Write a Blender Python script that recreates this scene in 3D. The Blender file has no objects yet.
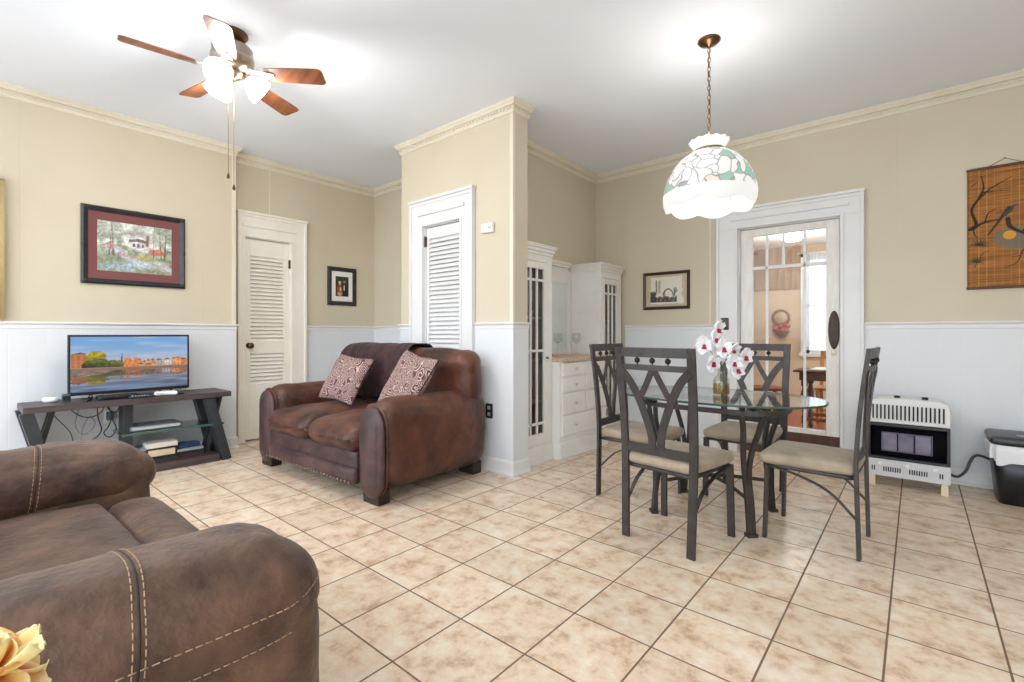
import bpy, bmesh, math, random
import numpy as np
from mathutils import Vector, Matrix, Euler, noise as mnoise

random.seed(7)
S = bpy.context.scene
COL = S.collection
PI = math.pi

# ------------------------------------------------------------------ camera, world, light, exposure
F_PX = 478.8
CAM_H = 1.143
cam_data = bpy.data.cameras.new('camera')
cam_data.sensor_width = 36.0
cam_data.lens = F_PX / 1024 * 36.0
cam_data.shift_y = -(341.0 - 334.0) / 1024
cam_data.clip_start = 0.05
cam = bpy.data.objects.new('camera', cam_data)
cam.location = (0, 0, CAM_H)
cam.rotation_euler = (math.radians(90), 0, math.radians(40.2))
COL.objects.link(cam)
S.camera = cam

world = bpy.data.worlds.new('daylight')
world.use_nodes = True
S.world = world
wbg = world.node_tree.nodes['Background']
# bright overcast sky above, darker ground below the horizon
_w = world.node_tree
_tc = _w.nodes.new('ShaderNodeTexCoord')
_sp = _w.nodes.new('ShaderNodeSeparateXYZ')
_mr = _w.nodes.new('ShaderNodeMapRange')
_mr.inputs['From Min'].default_value = -0.06
_mr.inputs['From Max'].default_value = 0.06
_mr.inputs['To Min'].default_value = 1.9
_mr.inputs['To Max'].default_value = 4.1
_w.links.new(_tc.outputs['Generated'], _sp.inputs[0])
_w.links.new(_sp.outputs[2], _mr.inputs['Value'])
_w.links.new(_mr.outputs[0], wbg.inputs[1])
wbg.inputs[0].default_value = (0.85, 0.935, 1.02, 1)

S.view_settings.view_transform = 'Standard'
S.view_settings.look = 'None'
S.view_settings.gamma = 1.0
S.view_settings.use_curve_mapping = False
S.view_settings.exposure = 0.05

FAN_GLOW = 11.0
FAN_W = 27.0
PENDANT_GLOW = 0.72
PENDANT_W = 4.0
BEYOND_W = 28.0

# ------------------------------------------------------------------ helpers
def lin(c):
    c = c / 255.0
    return c / 12.92 if c <= 0.04045 else ((c + 0.055) / 1.055) ** 2.4

def rgb(r, g, b):
    return (lin(r), lin(g), lin(b), 1.0)

def mat(name, c, rough=0.6, metal=0.0, c2=None, nscale=6.0, detail=4.0, bump=0.0, bscale=None, stretch=None,
        sheen=0.0, spec=None, lo=0.35, hi=0.65, coat=0.0):
    m = bpy.data.materials.new(name)
    m.use_nodes = True
    nt = m.node_tree
    p = nt.nodes['Principled BSDF']
    p.inputs['Base Color'].default_value = c
    p.inputs['Roughness'].default_value = rough
    p.inputs['Metallic'].default_value = metal
    if sheen:
        p.inputs['Sheen Weight'].default_value = sheen
        p.inputs['Sheen Roughness'].default_value = 0.4
    if spec is not None:
        p.inputs['Specular IOR Level'].default_value = spec
    if coat:
        p.inputs['Coat Weight'].default_value = coat
        p.inputs['Coat Roughness'].default_value = 0.15
    if c2 is not None or bump:
        tc = nt.nodes.new('ShaderNodeTexCoord')
        mp = nt.nodes.new('ShaderNodeMapping')
        nt.links.new(tc.outputs['Object'], mp.inputs[0])
        if stretch:
            mp.inputs['Scale'].default_value = stretch
    if c2 is not None:
        n = nt.nodes.new('ShaderNodeTexNoise')
        n.inputs['Scale'].default_value = nscale
        n.inputs['Detail'].default_value = detail
        n.inputs['Roughness'].default_value = 0.6
        nt.links.new(mp.outputs[0], n.inputs['Vector'])
        r = nt.nodes.new('ShaderNodeValToRGB')
        r.color_ramp.elements[0].position = lo
        r.color_ramp.elements[1].position = hi
        r.color_ramp.elements[0].color = c
        r.color_ramp.elements[1].color = c2
        nt.links.new(n.outputs[0], r.inputs[0])
        nt.links.new(r.outputs[0], p.inputs['Base Color'])
    if bump:
        n2 = nt.nodes.new('ShaderNodeTexNoise')
        n2.inputs['Scale'].default_value = bscale or nscale * 4
        n2.inputs['Detail'].default_value = 5
        nt.links.new(mp.outputs[0], n2.inputs['Vector'])
        b = nt.nodes.new('ShaderNodeBump')
        b.inputs['Strength'].default_value = bump
        b.inputs['Distance'].default_value = 0.02
        nt.links.new(n2.outputs[0], b.inputs['Height'])
        nt.links.new(b.outputs[0], p.inputs['Normal'])
    return m

def emis(name, c, strength):
    m = bpy.data.materials.new(name)
    m.use_nodes = True
    nt = m.node_tree
    p = nt.nodes['Principled BSDF']
    p.inputs['Base Color'].default_value = c
    p.inputs['Emission Color'].default_value = c
    p.inputs['Emission Strength'].default_value = strength
    return m

def glass(name, tint=(0.95, 0.97, 0.96, 1), refl=0.015, rough=0.0):
    """thin pane: mostly see-through, with a fresnel reflection"""
    m = bpy.data.materials.new(name)
    m.use_nodes = True
    nt = m.node_tree
    for n in list(nt.nodes):
        nt.nodes.remove(n)
    out = nt.nodes.new('ShaderNodeOutputMaterial')
    tr = nt.nodes.new('ShaderNodeBsdfTransparent')
    tr.inputs[0].default_value = tint
    gl = nt.nodes.new('ShaderNodeBsdfGlossy')
    gl.inputs['Roughness'].default_value = rough
    lw = nt.nodes.new('ShaderNodeLayerWeight')
    lw.inputs['Blend'].default_value = 0.5
    pw = nt.nodes.new('ShaderNodeMath'); pw.operation = 'POWER'; pw.inputs[1].default_value = 4.0
    nt.links.new(lw.outputs['Facing'], pw.inputs[0])
    mx = nt.nodes.new('ShaderNodeMath'); mx.operation = 'MULTIPLY_ADD'; mx.use_clamp = True
    mx.inputs[1].default_value = 0.75
    mx.inputs[2].default_value = refl
    nt.links.new(pw.outputs[0], mx.inputs[0])
    mix = nt.nodes.new('ShaderNodeMixShader')
    nt.links.new(mx.outputs[0], mix.inputs[0])
    nt.links.new(tr.outputs[0], mix.inputs[1])
    nt.links.new(gl.outputs[0], mix.inputs[2])
    nt.links.new(mix.outputs[0], out.inputs[0])
    return m

def attr_mat(name, rough=0.6, emission=0.0, spec=0.3):
    m = bpy.data.materials.new(name)
    m.use_nodes = True
    nt = m.node_tree
    p = nt.nodes['Principled BSDF']
    a = nt.nodes.new('ShaderNodeAttribute')
    a.attribute_name = 'Col'
    p.inputs['Roughness'].default_value = rough
    p.inputs['Specular IOR Level'].default_value = spec
    if emission:
        p.inputs['Base Color'].default_value = (0.01, 0.01, 0.01, 1)
        nt.links.new(a.outputs['Color'], p.inputs['Emission Color'])
        p.inputs['Emission Strength'].default_value = emission
    else:
        nt.links.new(a.outputs['Color'], p.inputs['Base Color'])
    return m

class MB:
    def __init__(self):
        self.v, self.f, self.s = [], [], []

    def add(self, vs, fs, smooth=False, M=None):
        o = len(self.v)
        for p in vs:
            p = Vector(p)
            if M is not None:
                p = M @ p
            self.v.append(p)
        for f in fs:
            self.f.append([i + o for i in f])
            self.s.append(smooth)
        return self

    def box(self, c, s, M=None):
        x, y, z = [a / 2 for a in s]
        T = Matrix.Translation(c)
        if M is not None:
            T = T @ M.to_4x4()
        vs = [(-x, -y, -z), (x, -y, -z), (x, y, -z), (-x, y, -z), (-x, -y, z), (x, -y, z), (x, y, z), (-x, y, z)]
        return self.add(vs, [(0, 3, 2, 1), (4, 5, 6, 7), (0, 1, 5, 4), (1, 2, 6, 5), (2, 3, 7, 6), (3, 0, 4, 7)], False, T)

    def bb(self, x0, x1, y0, y1, z0, z1):
        return self.box(((x0 + x1) / 2, (y0 + y1) / 2, (z0 + z1) / 2), (abs(x1 - x0), abs(y1 - y0), abs(z1 - z0)))

    def tube(self, path, r, n=8, closed=False, smooth=True):
        P = [Vector(p) for p in path]
        m = len(P)
        rs = r if isinstance(r, (list, tuple)) else [r] * m
        vs, fs = [], []
        ref = None
        for i in range(m):
            if closed:
                t = P[(i + 1) % m] - P[i - 1]
            else:
                t = P[min(i + 1, m - 1)] - P[max(i - 1, 0)]
            t.normalize()
            if ref is None:
                ref = Vector((0, 0, 1)) if abs(t.z) < 0.9 else Vector((1, 0, 0))
            a = (ref - t * ref.dot(t)).normalized()
            ref = a
            b = t.cross(a)
            for k in range(n):
                th = 2 * PI * k / n
                vs.append(P[i] + (a * math.cos(th) + b * math.sin(th)) * rs[i])
        for i in range(m if closed else m - 1):
            j = (i + 1) % m
            for k in range(n):
                k2 = (k + 1) % n
                fs.append((i * n + k, i * n + k2, j * n + k2, j * n + k))
        if not closed:
            fs.append(tuple(reversed(range(n))))
            fs.append(tuple((m - 1) * n + k for k in range(n)))
        return self.add(vs, fs, smooth)

    def bar(self, path, w, t, wd, closed=False):
        """flat bar swept along path; wd = direction of the width w"""
        P = [Vector(p) for p in path]
        m = len(P)
        vs, fs = [], []
        for i in range(m):
            if closed:
                tg = P[(i + 1) % m] - P[i - 1]
            else:
                tg = P[min(i + 1, m - 1)] - P[max(i - 1, 0)]
            tg.normalize()
            wv = Vector(wd)
            wv = (wv - tg * wv.dot(tg)).normalized()
            th = tg.cross(wv)
            ww = w[i] if isinstance(w, (list, tuple)) else w
            for a, b in ((-1, -1), (1, -1), (1, 1), (-1, 1)):
                vs.append(P[i] + wv * a * ww / 2 + th * b * t / 2)
        for i in range(m if closed else m - 1):
            j = (i + 1) % m
            for k in range(4):
                k2 = (k + 1) % 4
                fs.append((i * 4 + k, i * 4 + k2, j * 4 + k2, j * 4 + k))
        if not closed:
            fs.append((3, 2, 1, 0))
            e = (m - 1) * 4
            fs.append((e, e + 1, e + 2, e + 3))
        return self.add(vs, fs, False)

    def lathe(self, prof, c=(0, 0, 0), n=24, M=None, smooth=True, mod=None, sx=1, sy=1, cap=True):
        vs, fs = [], []
        m = len(prof)
        for i, (r, z) in enumerate(prof):
            for k in range(n):
                th = 2 * PI * k / n
                rr, zz = (r, z) if mod is None else mod(i, r, z, th)
                vs.append((rr * math.cos(th) * sx, rr * math.sin(th) * sy, zz))
        for i in range(m - 1):
            for k in range(n):
                k2 = (k + 1) % n
                fs.append((i * n + k, i * n + k2, (i + 1) * n + k2, (i + 1) * n + k))
        if cap:
            if prof[0][0] > 1e-5:
                fs.append(tuple(reversed(range(n))))
            if prof[-1][0] > 1e-5:
                fs.append(tuple((m - 1) * n + k for k in range(n)))
        T = Matrix.Translation(c)
        if M is not None:
            T = T @ M.to_4x4()
        return self.add(vs, fs, smooth, T)

    def sphere(self, c, r, n=10, sx=1, sy=1, sz=1):
        prof = [(max(1e-6, r * math.sin(PI * i / n)), -r * sz * math.cos(PI * i / n)) for i in range(n + 1)]
        return self.lathe(prof, c, n * 2, sx=sx, sy=sy, cap=False)

    def prism(self, poly, h0, h1, M=None):
        n = len(poly)
        vs = [(x, y, h0) for x, y in poly] + [(x, y, h1) for x, y in poly]
        fs = [tuple(reversed(range(n))), tuple(range(n, 2 * n))]
        for k in range(n):
            k2 = (k + 1) % n
            fs.append((k, k2, n + k2, n + k))
        return self.add(vs, fs, False, M)

    def rbox(self, c, s, r, n=10, puff=(0, 0, 0), M=None, warp=None, wr=0.0, wscale=4.0):
        """rounded, puffed box for upholstery; wr = wrinkle depth"""
        hx, hy, hz = [a / 2 for a in s]
        r = min(r, hx * 0.999, hy * 0.999, hz * 0.999)
        bm = bmesh.new()
        bmesh.ops.create_cube(bm, size=2.0)
        bmesh.ops.subdivide_edges(bm, edges=bm.edges[:], cuts=n, use_grid_fill=True)
        vs = []
        off = Vector(c)
        for v in bm.verts:
            # spacing denser at the edges
            q = [math.sin(a * PI / 2) * 0.5 + a * 0.5 for a in v.co]
            p = Vector((q[0] * hx, q[1] * hy, q[2] * hz))
            core = Vector((max(-hx + r, min(hx - r, p.x)), max(-hy + r, min(hy - r, p.y)), max(-hz + r, min(hz - r, p.z))))
            d = p - core
            if d.length > 1e-9:
                # corner regions: project on the sphere of radius r
                p = core + d.normalized() * r
            u, w, t = q
            p.x += math.copysign(1, u) * puff[0] * (1 - w * w) * (1 - t * t) * abs(u)
            p.y += math.copysign(1, w) * puff[1] * (1 - u * u) * (1 - t * t) * abs(w)
            p.z += math.copysign(1, t) * puff[2] * (1 - u * u) * (1 - w * w) * abs(t)
            if wr:
                nn = mnoise.noise((p + off) * wscale) + 0.5 * mnoise.noise((p + off) * wscale * 2.3)
                k = d.normalized() if d.length > 1e-9 else Vector((0, 0, 0))
                p += k * nn * wr
            if warp:
                p = warp(p, u, w, t)
            vs.append(p)
        fs = [tuple(v.index for v in f.verts) for f in bm.faces]
        bm.free()
        T = Matrix.Translation(c)
        if M is not None:
            T = T @ M.to_4x4()
        return self.add(vs, fs, True, T)

    def build(self, name, material, parent=None, bevel=0.0, kind=None, loc=None, rz=0.0, sub=0):
        me = bpy.data.meshes.new(name)
        me.from_pydata([tuple(p) for p in self.v], [], self.f)
        me.polygons.foreach_set('use_smooth', self.s)
        me.materials.append(material)
        me.update()
        o = bpy.data.objects.new(name, me)
        COL.objects.link(o)
        if parent is not None:
            o.parent = parent
        if bevel:
            b = o.modifiers.new('bevel', 'BEVEL')
            b.width = bevel
            b.segments = 2
            b.limit_method = 'ANGLE'
            b.angle_limit = math.radians(50)
        if sub:
            q = o.modifiers.new('sub', 'SUBSURF')
            q.levels = q.render_levels = sub
        if kind:
            o['kind'] = kind
        if loc is not None:
            o.location = loc
        if rz:
            o.rotation_euler = (0, 0, rz)
        return o

def thing(name, label, cat, loc=(0, 0, 0), rz=0.0, group=None, rot=None):
    o = bpy.data.objects.new(name, None)
    o.empty_display_size = 0.05
    COL.objects.link(o)
    o.location = loc
    o.rotation_euler = rot if rot else (0, 0, rz)
    return tag(o, label, cat, group)

def tag(o, label, cat, group=None):
    o['label'] = label
    o['category'] = cat
    if group:
        o['group'] = group
    return o

def dup(root, loc, rz, label, group=None):
    r = root.copy()
    COL.objects.link(r)
    r.location = loc
    r.rotation_euler = (0, 0, rz)
    r['label'] = label
    if group:
        r['group'] = group
    for ch in list(root.children):
        c = ch.copy()
        COL.objects.link(c)
        c.parent = r
        for g in list(ch.children):
            d = g.copy()
            COL.objects.link(d)
            d.parent = c
    return r

def curve(pts, n=8):
    """Catmull-Rom through pts"""
    P = [Vector(p) for p in pts]
    P = [P[0] * 2 - P[1]] + P + [P[-1] * 2 - P[-2]]
    out = []
    for i in range(1, len(P) - 2):
        for k in range(n):
            t = k / n
            a, b, c, d = P[i - 1], P[i], P[i + 1], P[i + 2]
            out.append(0.5 * ((2 * b) + (c - a) * t + (2 * a - 5 * b + 4 * c - d) * t * t + (3 * b - a - 3 * c + d) * t ** 3))
    out.append(P[-2])
    return out

def picture(name, w, h, fn, material, parent, nx=120, origin=(0, 0, 0), ux=(1, 0, 0), uy=(0, 0, 1)):
    """flat printed/painted picture: colour attribute from fn(u, v), u right, v up"""
    ny = max(2, int(nx * h / w))
    U, V = np.meshgrid(np.linspace(0, 1, nx + 1), np.linspace(0, 1, ny + 1))
    C = np.clip(fn(U, V), 0, 255) / 255.0
    C = np.where(C <= 0.04045, C / 12.92, ((C + 0.055) / 1.055) ** 2.4)
    o3, ux, uy = Vector(origin), Vector(ux), Vector(uy)
    vs = [tuple(o3 + ux * (float(u) - 0.5) * w + uy * (float(v) - 0.5) * h) for u, v in zip(U.ravel(), V.ravel())]
    fs = []
    for j in range(ny):
        for i in range(nx):
            a = j * (nx + 1) + i
            fs.append((a, a + 1, a + nx + 2, a + nx + 1))
    me = bpy.data.meshes.new(name)
    me.from_pydata(vs, [], fs)
    me.materials.append(material)
    at = me.color_attributes.new('Col', 'FLOAT_COLOR', 'POINT')
    buf = np.ones((len(vs), 4), np.float32)
    buf[:, :3] = C.reshape(-1, 3)
    at.data.foreach_set('color', buf.ravel())
    me.update()
    o = bpy.data.objects.new(name, me)
    COL.objects.link(o)
    o.parent = parent
    return o

def vnoise(U, V, sx, sy, seed=0):
    """smooth value noise, 0..1"""
    r = np.random.RandomState(seed)
    g = r.rand(int(sy) + 3, int(sx) + 3)
    x, y = U * sx, V * sy
    i, j = np.floor(x).astype(int), np.floor(y).astype(int)
    i = np.clip(i, 0, g.shape[1] - 2)
    j = np.clip(j, 0, g.shape[0] - 2)
    fx, fy = x - i, y - j
    fx, fy = fx * fx * (3 - 2 * fx), fy * fy * (3 - 2 * fy)
    return (g[j, i] * (1 - fx) + g[j, i + 1] * fx) * (1 - fy) + (g[j + 1, i] * (1 - fx) + g[j + 1, i + 1] * fx) * fy

def blend(C, mask, col):
    m = np.clip(mask, 0, 1)[..., None]
    return C * (1 - m) + np.array(col, float) * m

# ------------------------------------------------------------------ materials
def wall_mat(name, c, c2, groove, depth, rough=0.55):
    """painted panelling: faint vertical grooves every `groove` metres"""
    m = mat(name, c, rough, c2=c2, nscale=0.9, detail=3, lo=0.3, hi=0.7)
    nt = m.node_tree
    p = nt.nodes['Principled BSDF']
    tc = nt.nodes.new('ShaderNodeTexCoord')
    sp = nt.nodes.new('ShaderNodeSeparateXYZ')
    nt.links.new(tc.outputs['Object'], sp.inputs[0])
    ad = nt.nodes.new('ShaderNodeMath'); ad.operation = 'ADD'
    nt.links.new(sp.outputs[0], ad.inputs[0]); nt.links.new(sp.outputs[1], ad.inputs[1])
    pp = nt.nodes.new('ShaderNodeMath'); pp.operation = 'PINGPONG'; pp.inputs[1].default_value = groove / 2
    nt.links.new(ad.outputs[0], pp.inputs[0])
    mr = nt.nodes.new('ShaderNodeMapRange')
    mr.inputs['From Min'].default_value = 0.0
    mr.inputs['From Max'].default_value = 0.005
    nt.links.new(pp.outputs[0], mr.inputs['Value'])
    b = nt.nodes.new('ShaderNodeBump')
    b.inputs['Strength'].default_value = depth
    b.inputs['Distance'].default_value = 0.004
    nt.links.new(mr.outputs[0], b.inputs['Height'])
    nt.links.new(b.outputs[0], p.inputs['Normal'])
    return m

M_wall = wall_mat('cream_wall_paint', rgb(206, 194, 169), rgb(213, 202, 179), 1.22, 0.3)
M_wains = wall_mat('white_wainscot_paint', rgb(220, 222, 225), rgb(225, 227, 229), 0.105, 0.16, 0.45)
M_trimc = mat('cream_trim_paint', rgb(224, 214, 192), 0.5, c2=rgb(230, 222, 204), nscale=3)
M_white = mat('white_gloss_paint', rgb(225, 224, 222), 0.4, c2=rgb(230, 229, 228), nscale=3)
M_worn = mat('worn_white_door_paint', rgb(226, 220, 212), 0.45, c2=rgb(236, 233, 228), nscale=5, stretch=(6, 6, 1))
M_ceil = mat('ceiling_paint', rgb(238, 244, 254), 0.75, c2=rgb(242, 247, 255), nscale=0.7)
M_gloom = mat('closet_interior', rgb(120, 112, 98), 0.9)
M_doorcream = mat('cream_door_paint', rgb(240, 234, 220), 0.45, c2=rgb(245, 241, 230), nscale=4)

def floor_material():
    m = bpy.data.materials.new('ceramic_floor_tiles')
    m.use_nodes = True
    nt = m.node_tree
    N, L = nt.nodes.new, nt.links.new
    p = nt.nodes['Principled BSDF']
    T = 0.328
    tc = N('ShaderNodeTexCoord')
    mp = N('ShaderNodeMapping')
    mp.inputs['Location'].default_value = (6.2593 + 20, -4.07 + 20, 0)
    mp.inputs['Scale'].default_value = (1 / T, 1 / T, 1 / T)
    L(tc.outputs['Object'], mp.inputs[0])
    sp = N('ShaderNodeSeparateXYZ')
    L(mp.outputs[0], sp.inputs[0])
    fl, ed = [], []
    for k in (0, 1):
        a = N('ShaderNodeMath'); a.operation = 'FLOOR'; L(sp.outputs[k], a.inputs[0]); fl.append(a)
        b = N('ShaderNodeMath'); b.operation = 'PINGPONG'; b.inputs[1].default_value = 0.5; L(sp.outputs[k], b.inputs[0]); ed.append(b)
    mn = N('ShaderNodeMath'); mn.operation = 'MINIMUM'
    L(ed[0].outputs[0], mn.inputs[0]); L(ed[1].outputs[0], mn.inputs[1])
    gr = N('ShaderNodeMapRange')
    gr.inputs['From Min'].default_value = 0.0085
    gr.inputs['From Max'].default_value = 0.0135
    L(mn.outputs[0], gr.inputs['Value'])
    cb = N('ShaderNodeCombineXYZ')
    L(fl[0].outputs[0], cb.inputs[0]); L(fl[1].outputs[0], cb.inputs[1])
    wn = N('ShaderNodeTexWhiteNoise'); wn.noise_dimensions = '3D'
    L(cb.outputs[0], wn.inputs['Vector'])
    sc = N('ShaderNodeVectorMath'); sc.operation = 'SCALE'; sc.inputs['Scale'].default_value = 7.0
    L(wn.outputs['Color'], sc.inputs[0])
    av = N('ShaderNodeVectorMath'); av.operation = 'ADD'
    L(mp.outputs[0], av.inputs[0]); L(sc.outputs[0], av.inputs[1])
    n1 = N('ShaderNodeTexNoise'); n1.inputs['Scale'].default_value = 3.4; n1.inputs['Detail'].default_value = 10; n1.inputs['Roughness'].default_value = 0.68
    L(av.outputs[0], n1.inputs['Vector'])
    r1 = N('ShaderNodeValToRGB')
    e = r1.color_ramp.elements
    e[0].position = 0.34; e[0].color = rgb(190, 156, 124)
    e[1].position = 0.64; e[1].color = rgb(238, 224, 204)
    em = r1.color_ramp.elements.new(0.47); em.color = rgb(226, 200, 172)
    L(n1.outputs[0], r1.inputs[0])
    hv = N('ShaderNodeHueSaturation')
    vr = N('ShaderNodeMapRange'); vr.inputs['To Min'].default_value = 0.95; vr.inputs['To Max'].default_value = 1.05
    L(wn.outputs['Value'], vr.inputs['Value']); L(vr.outputs[0], hv.inputs['Value'])
    L(r1.outputs[0], hv.inputs['Color'])
    mx = N('ShaderNodeMix'); mx.data_type = 'RGBA'
    mx.inputs['A'].default_value = rgb(122, 96, 76)
    L(gr.outputs[0], mx.inputs['Factor']); L(hv.outputs[0], mx.inputs['B'])
    L(mx.outputs['Result'], p.inputs['Base Color'])
    rr = N('ShaderNodeMapRange'); rr.inputs['To Min'].default_value = 0.85; rr.inputs['To Max'].default_value = 0.30
    L(gr.outputs[0], rr.inputs['Value']); L(rr.outputs[0], p.inputs['Roughness'])
    ht = N('ShaderNodeMath'); ht.operation = 'MULTIPLY_ADD'; ht.inputs[1].default_value = 0.12
    L(n1.outputs[0], ht.inputs[0]); L(gr.outputs[0], ht.inputs[2])
    bp = N('ShaderNodeBump'); bp.inputs['Strength'].default_value = 0.35; bp.inputs['Distance'].default_value = 0.003
    L(ht.outputs[0], bp.inputs['Height']); L(bp.outputs[0], p.inputs['Normal'])
    return m

M_floor = floor_material()
M_leather = mat('brown_suede_leather', rgb(56, 36, 27), 0.6, c2=rgb(122, 90, 70), nscale=7, detail=10, bump=0.35, bscale=34, sheen=0.12, lo=0.32, hi=0.74)
M_stitch = mat('tan_thread', rgb(176, 146, 116), 0.7)
M_love = mat('worn_brown_leather', rgb(48, 25, 20), 0.46, c2=rgb(118, 68, 46), nscale=4.5, detail=9, bump=0.3, bscale=18, sheen=0.05, lo=0.34, hi=0.76)
M_love2 = mat('plum_brown_leather', rgb(46, 29, 30), 0.46, c2=rgb(94, 66, 64), nscale=6, detail=9, bump=0.3, bscale=18, sheen=0.05, lo=0.34, hi=0.76)
M_foot = mat('dark_wood_foot', rgb(40, 26, 22), 0.5)
M_brass = mat('aged_brass', rgb(150, 116, 76), 0.35, 1.0)
M_nail = mat('nailhead_metal', rgb(150, 130, 118), 0.35, 1.0)
M_throw = mat('plum_throw_cloth', rgb(44, 22, 27), 0.8, c2=rgb(70, 38, 43), nscale=14, bump=0.5, bscale=60, sheen=0.08)
M_iron = mat('dark_pewter_metal', rgb(62, 58, 57), 0.42, 0.55, c2=rgb(78, 72, 70), nscale=12)
M_ball = mat('black_metal', rgb(36, 33, 32), 0.35, 0.5)
M_seat = mat('taupe_seat_fabric', rgb(150, 134, 114), 0.85, c2=rgb(172, 156, 136), nscale=9, bump=0.15, bscale=60, sheen=0.2)
M_black = mat('black_plastic', rgb(24, 24, 26), 0.35)
M_blackmatte = mat('black_enamel', rgb(10, 10, 11), 0.7, spec=0.2)
M_espresso = mat('espresso_wood', rgb(62, 52, 52), 0.45, c2=rgb(82, 70, 69), nscale=3, stretch=(9, 1, 9), detail=6)
M_standleg = mat('charcoal_metal_leg', rgb(40, 44, 48), 0.45, c2=rgb(52, 56, 60), nscale=8)
M_pane = glass('clear_pane')
M_tableglass = glass('table_glass', tint=(0.95, 0.975, 0.96, 1), refl=0.17)
M_glassedge = mat('green_glass_edge', rgb(60, 92, 84), 0.15, spec=0.8)
M_shelfglass = glass('shelf_glass', tint=(0.80, 0.88, 0.88, 1), refl=0.08)
M_mirror = mat('mirror_silver', rgb(226, 230, 226), 0.04, 1.0)
M_nickel = mat('brushed_nickel', rgb(170, 156, 142), 0.3, 1.0)
M_walnut = mat('walnut_blade', rgb(96, 56, 34), 0.4, c2=rgb(142, 84, 48), nscale=2, stretch=(1.5, 14, 14), detail=6)
M_bronze = mat('antique_bronze', rgb(104, 78, 54), 0.35, 1.0)
M_paper = mat('white_card', rgb(236, 234, 226), 0.8)
M_plate = mat('white_plastic', rgb(236, 236, 234), 0.4)
M_wood_red = mat('red_brown_wood', rgb(92, 44, 24), 0.4, c2=rgb(142, 74, 40), nscale=3, stretch=(8, 8, 1), detail=6)
M_wood_dark = mat('dark_brown_wood', rgb(70, 40, 28), 0.4, c2=rgb(100, 60, 42), nscale=4, stretch=(5, 5, 1), detail=6)

# ------------------------------------------------------------------ room shell
CEIL = 3.025
TVX, DX, FARY, CY, CX0, CX1, AX, AY, BY = -5.25, -5.42, 3.62, 2.953, -3.945, -2.484, -2.925, 3.14, 5.0
JY = 1.885                       # where the TV wall steps back
XR, YF = 2.6, -1.3               # the room goes on to the right and behind the camera
RAIL = 1.24

def struct(mb, name, m, **k):
    return mb.build(name, m, kind='structure', **k)

struct(MB().bb(-5.8, XR, YF, 5.16, -0.12, 0.0), 'floor', M_floor)
struct(MB().bb(-5.8, XR, YF, 5.16, CEIL, CEIL + 0.12), 'ceiling', M_ceil)
struct(MB().bb(-5.62, TVX, YF, JY, 0, CEIL), 'wall_left', M_wall)
struct(MB().bb(XR, XR + 0.15, YF, 5.15, 0, CEIL), 'wall_right', M_wall)
D1 = (2.03, 2.525, 2.175)        # opening of the left louvred door: y0, y1, top
struct(MB().bb(-5.62, DX, JY, D1[0], 0, CEIL).bb(-5.62, DX, D1[1], FARY, 0, CEIL).bb(-5.62, DX, D1[0], D1[1], D1[2], CEIL)
       .bb(-5.70, -5.62, D1[0] - 0.05, D1[1] + 0.05, 0, D1[2] + 0.05), 'wall_recess', M_wall)
struct(MB().bb(-5.62, CX0, FARY, FARY + 0.15, 0, CEIL), 'wall_far', M_wall)
D2 = (-3.585, -3.07, 2.165)      # opening of the closet door: x0, x1, top
struct(MB().bb(CX0, D2[0], CY, CY + 0.18, 0, CEIL).bb(D2[1], CX1, CY, AY, 0, CEIL).bb(D2[0], D2[1], CY, CY + 0.18, D2[2], CEIL)
       .bb(CX0, CX0 + 0.15, CY + 0.18, FARY, 0, CEIL).bb(D2[0] - 0.05, D2[1] + 0.02, CY + 0.18, CY + 0.24, 0, D2[2] + 0.05), 'wall_closet', M_wall)
struct(MB().bb(AX - 0.15, AX, AY, BY + 0.15, 0, CEIL), 'wall_alcove', M_wall)
D3 = (-1.335, -0.497, 2.168)     # opening of the glazed door: x0, x1, top
struct(MB().bb(AX, D3[0], BY, BY + 0.15, 0, CEIL).bb(D3[1], XR, BY, BY + 0.15, 0, CEIL).bb(D3[0], D3[1], BY, BY + 0.15, D3[2], CEIL), 'wall_back', M_wall)

# crown, chair rail, wainscot and baseboard for one straight run of wall: p0 -> p1, n = outward normal (2D)
trim_n = [0]

def run(p0, p1, n, prof, name, m, z, e0=0.0, e1=0.0, dentil=None):
    """sweep profile (out, up) along p0->p1; e0/e1 = mitre extension at the profile's full depth"""
    p0, p1, n = Vector(p0), Vector(p1), Vector(n)
    t = (p1 - p0).normalized()
    dmax = max(a for a, b in prof)
    vs = []
    for p, e, sg in ((p0, e0, -1), (p1, e1, 1)):
        for a, b in prof:
            q = p + n * a + t * sg * e * (a / dmax if dmax else 0)
            vs.append((q.x, q.y, z + b))
    k = len(prof)
    fs = [tuple(range(k)), tuple(reversed(range(k, 2 * k)))]
    for i in range(k):
        j = (i + 1) % k
        fs.append((i, i + k, j + k, j))
    mb = MB().add(vs, fs)
    if dentil:
        L = (p1 - p0).length
        c = int(L / dentil[0])
        for i in range(c):
            q = p0 + t * (i + 0.5) * L / c + n * dentil[1]
            ang = math.atan2(t.y, t.x)
            mb.box((q.x, q.y, z + dentil[2]), (dentil[0] * 0.55, 0.014, 0.018), Matrix.Rotation(ang, 3, 'Z'))
    return struct(mb, name, m)

CROWN = [(0, 0), (0.052, 0), (0.052, -0.012), (0.042, -0.024), (0.034, -0.042), (0.020, -0.046), (0.020, -0.070), (0.014, -0.078), (0.010, -0.092), (0, -0.096)]
RAILP = [(0, 0), (0.026, 0), (0.030, -0.008), (0.026, -0.018), (0.014, -0.024), (0.014, -0.052), (0.009, -0.056), (0, -0.058)]
BASEP = [(0, 0), (0.030, 0), (0.030, 0.012), (0.020, 0.024), (0.020, 0.095), (0.016, 0.108), (0.009, 0.118), (0, 0.12)]
sides = {}

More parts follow.
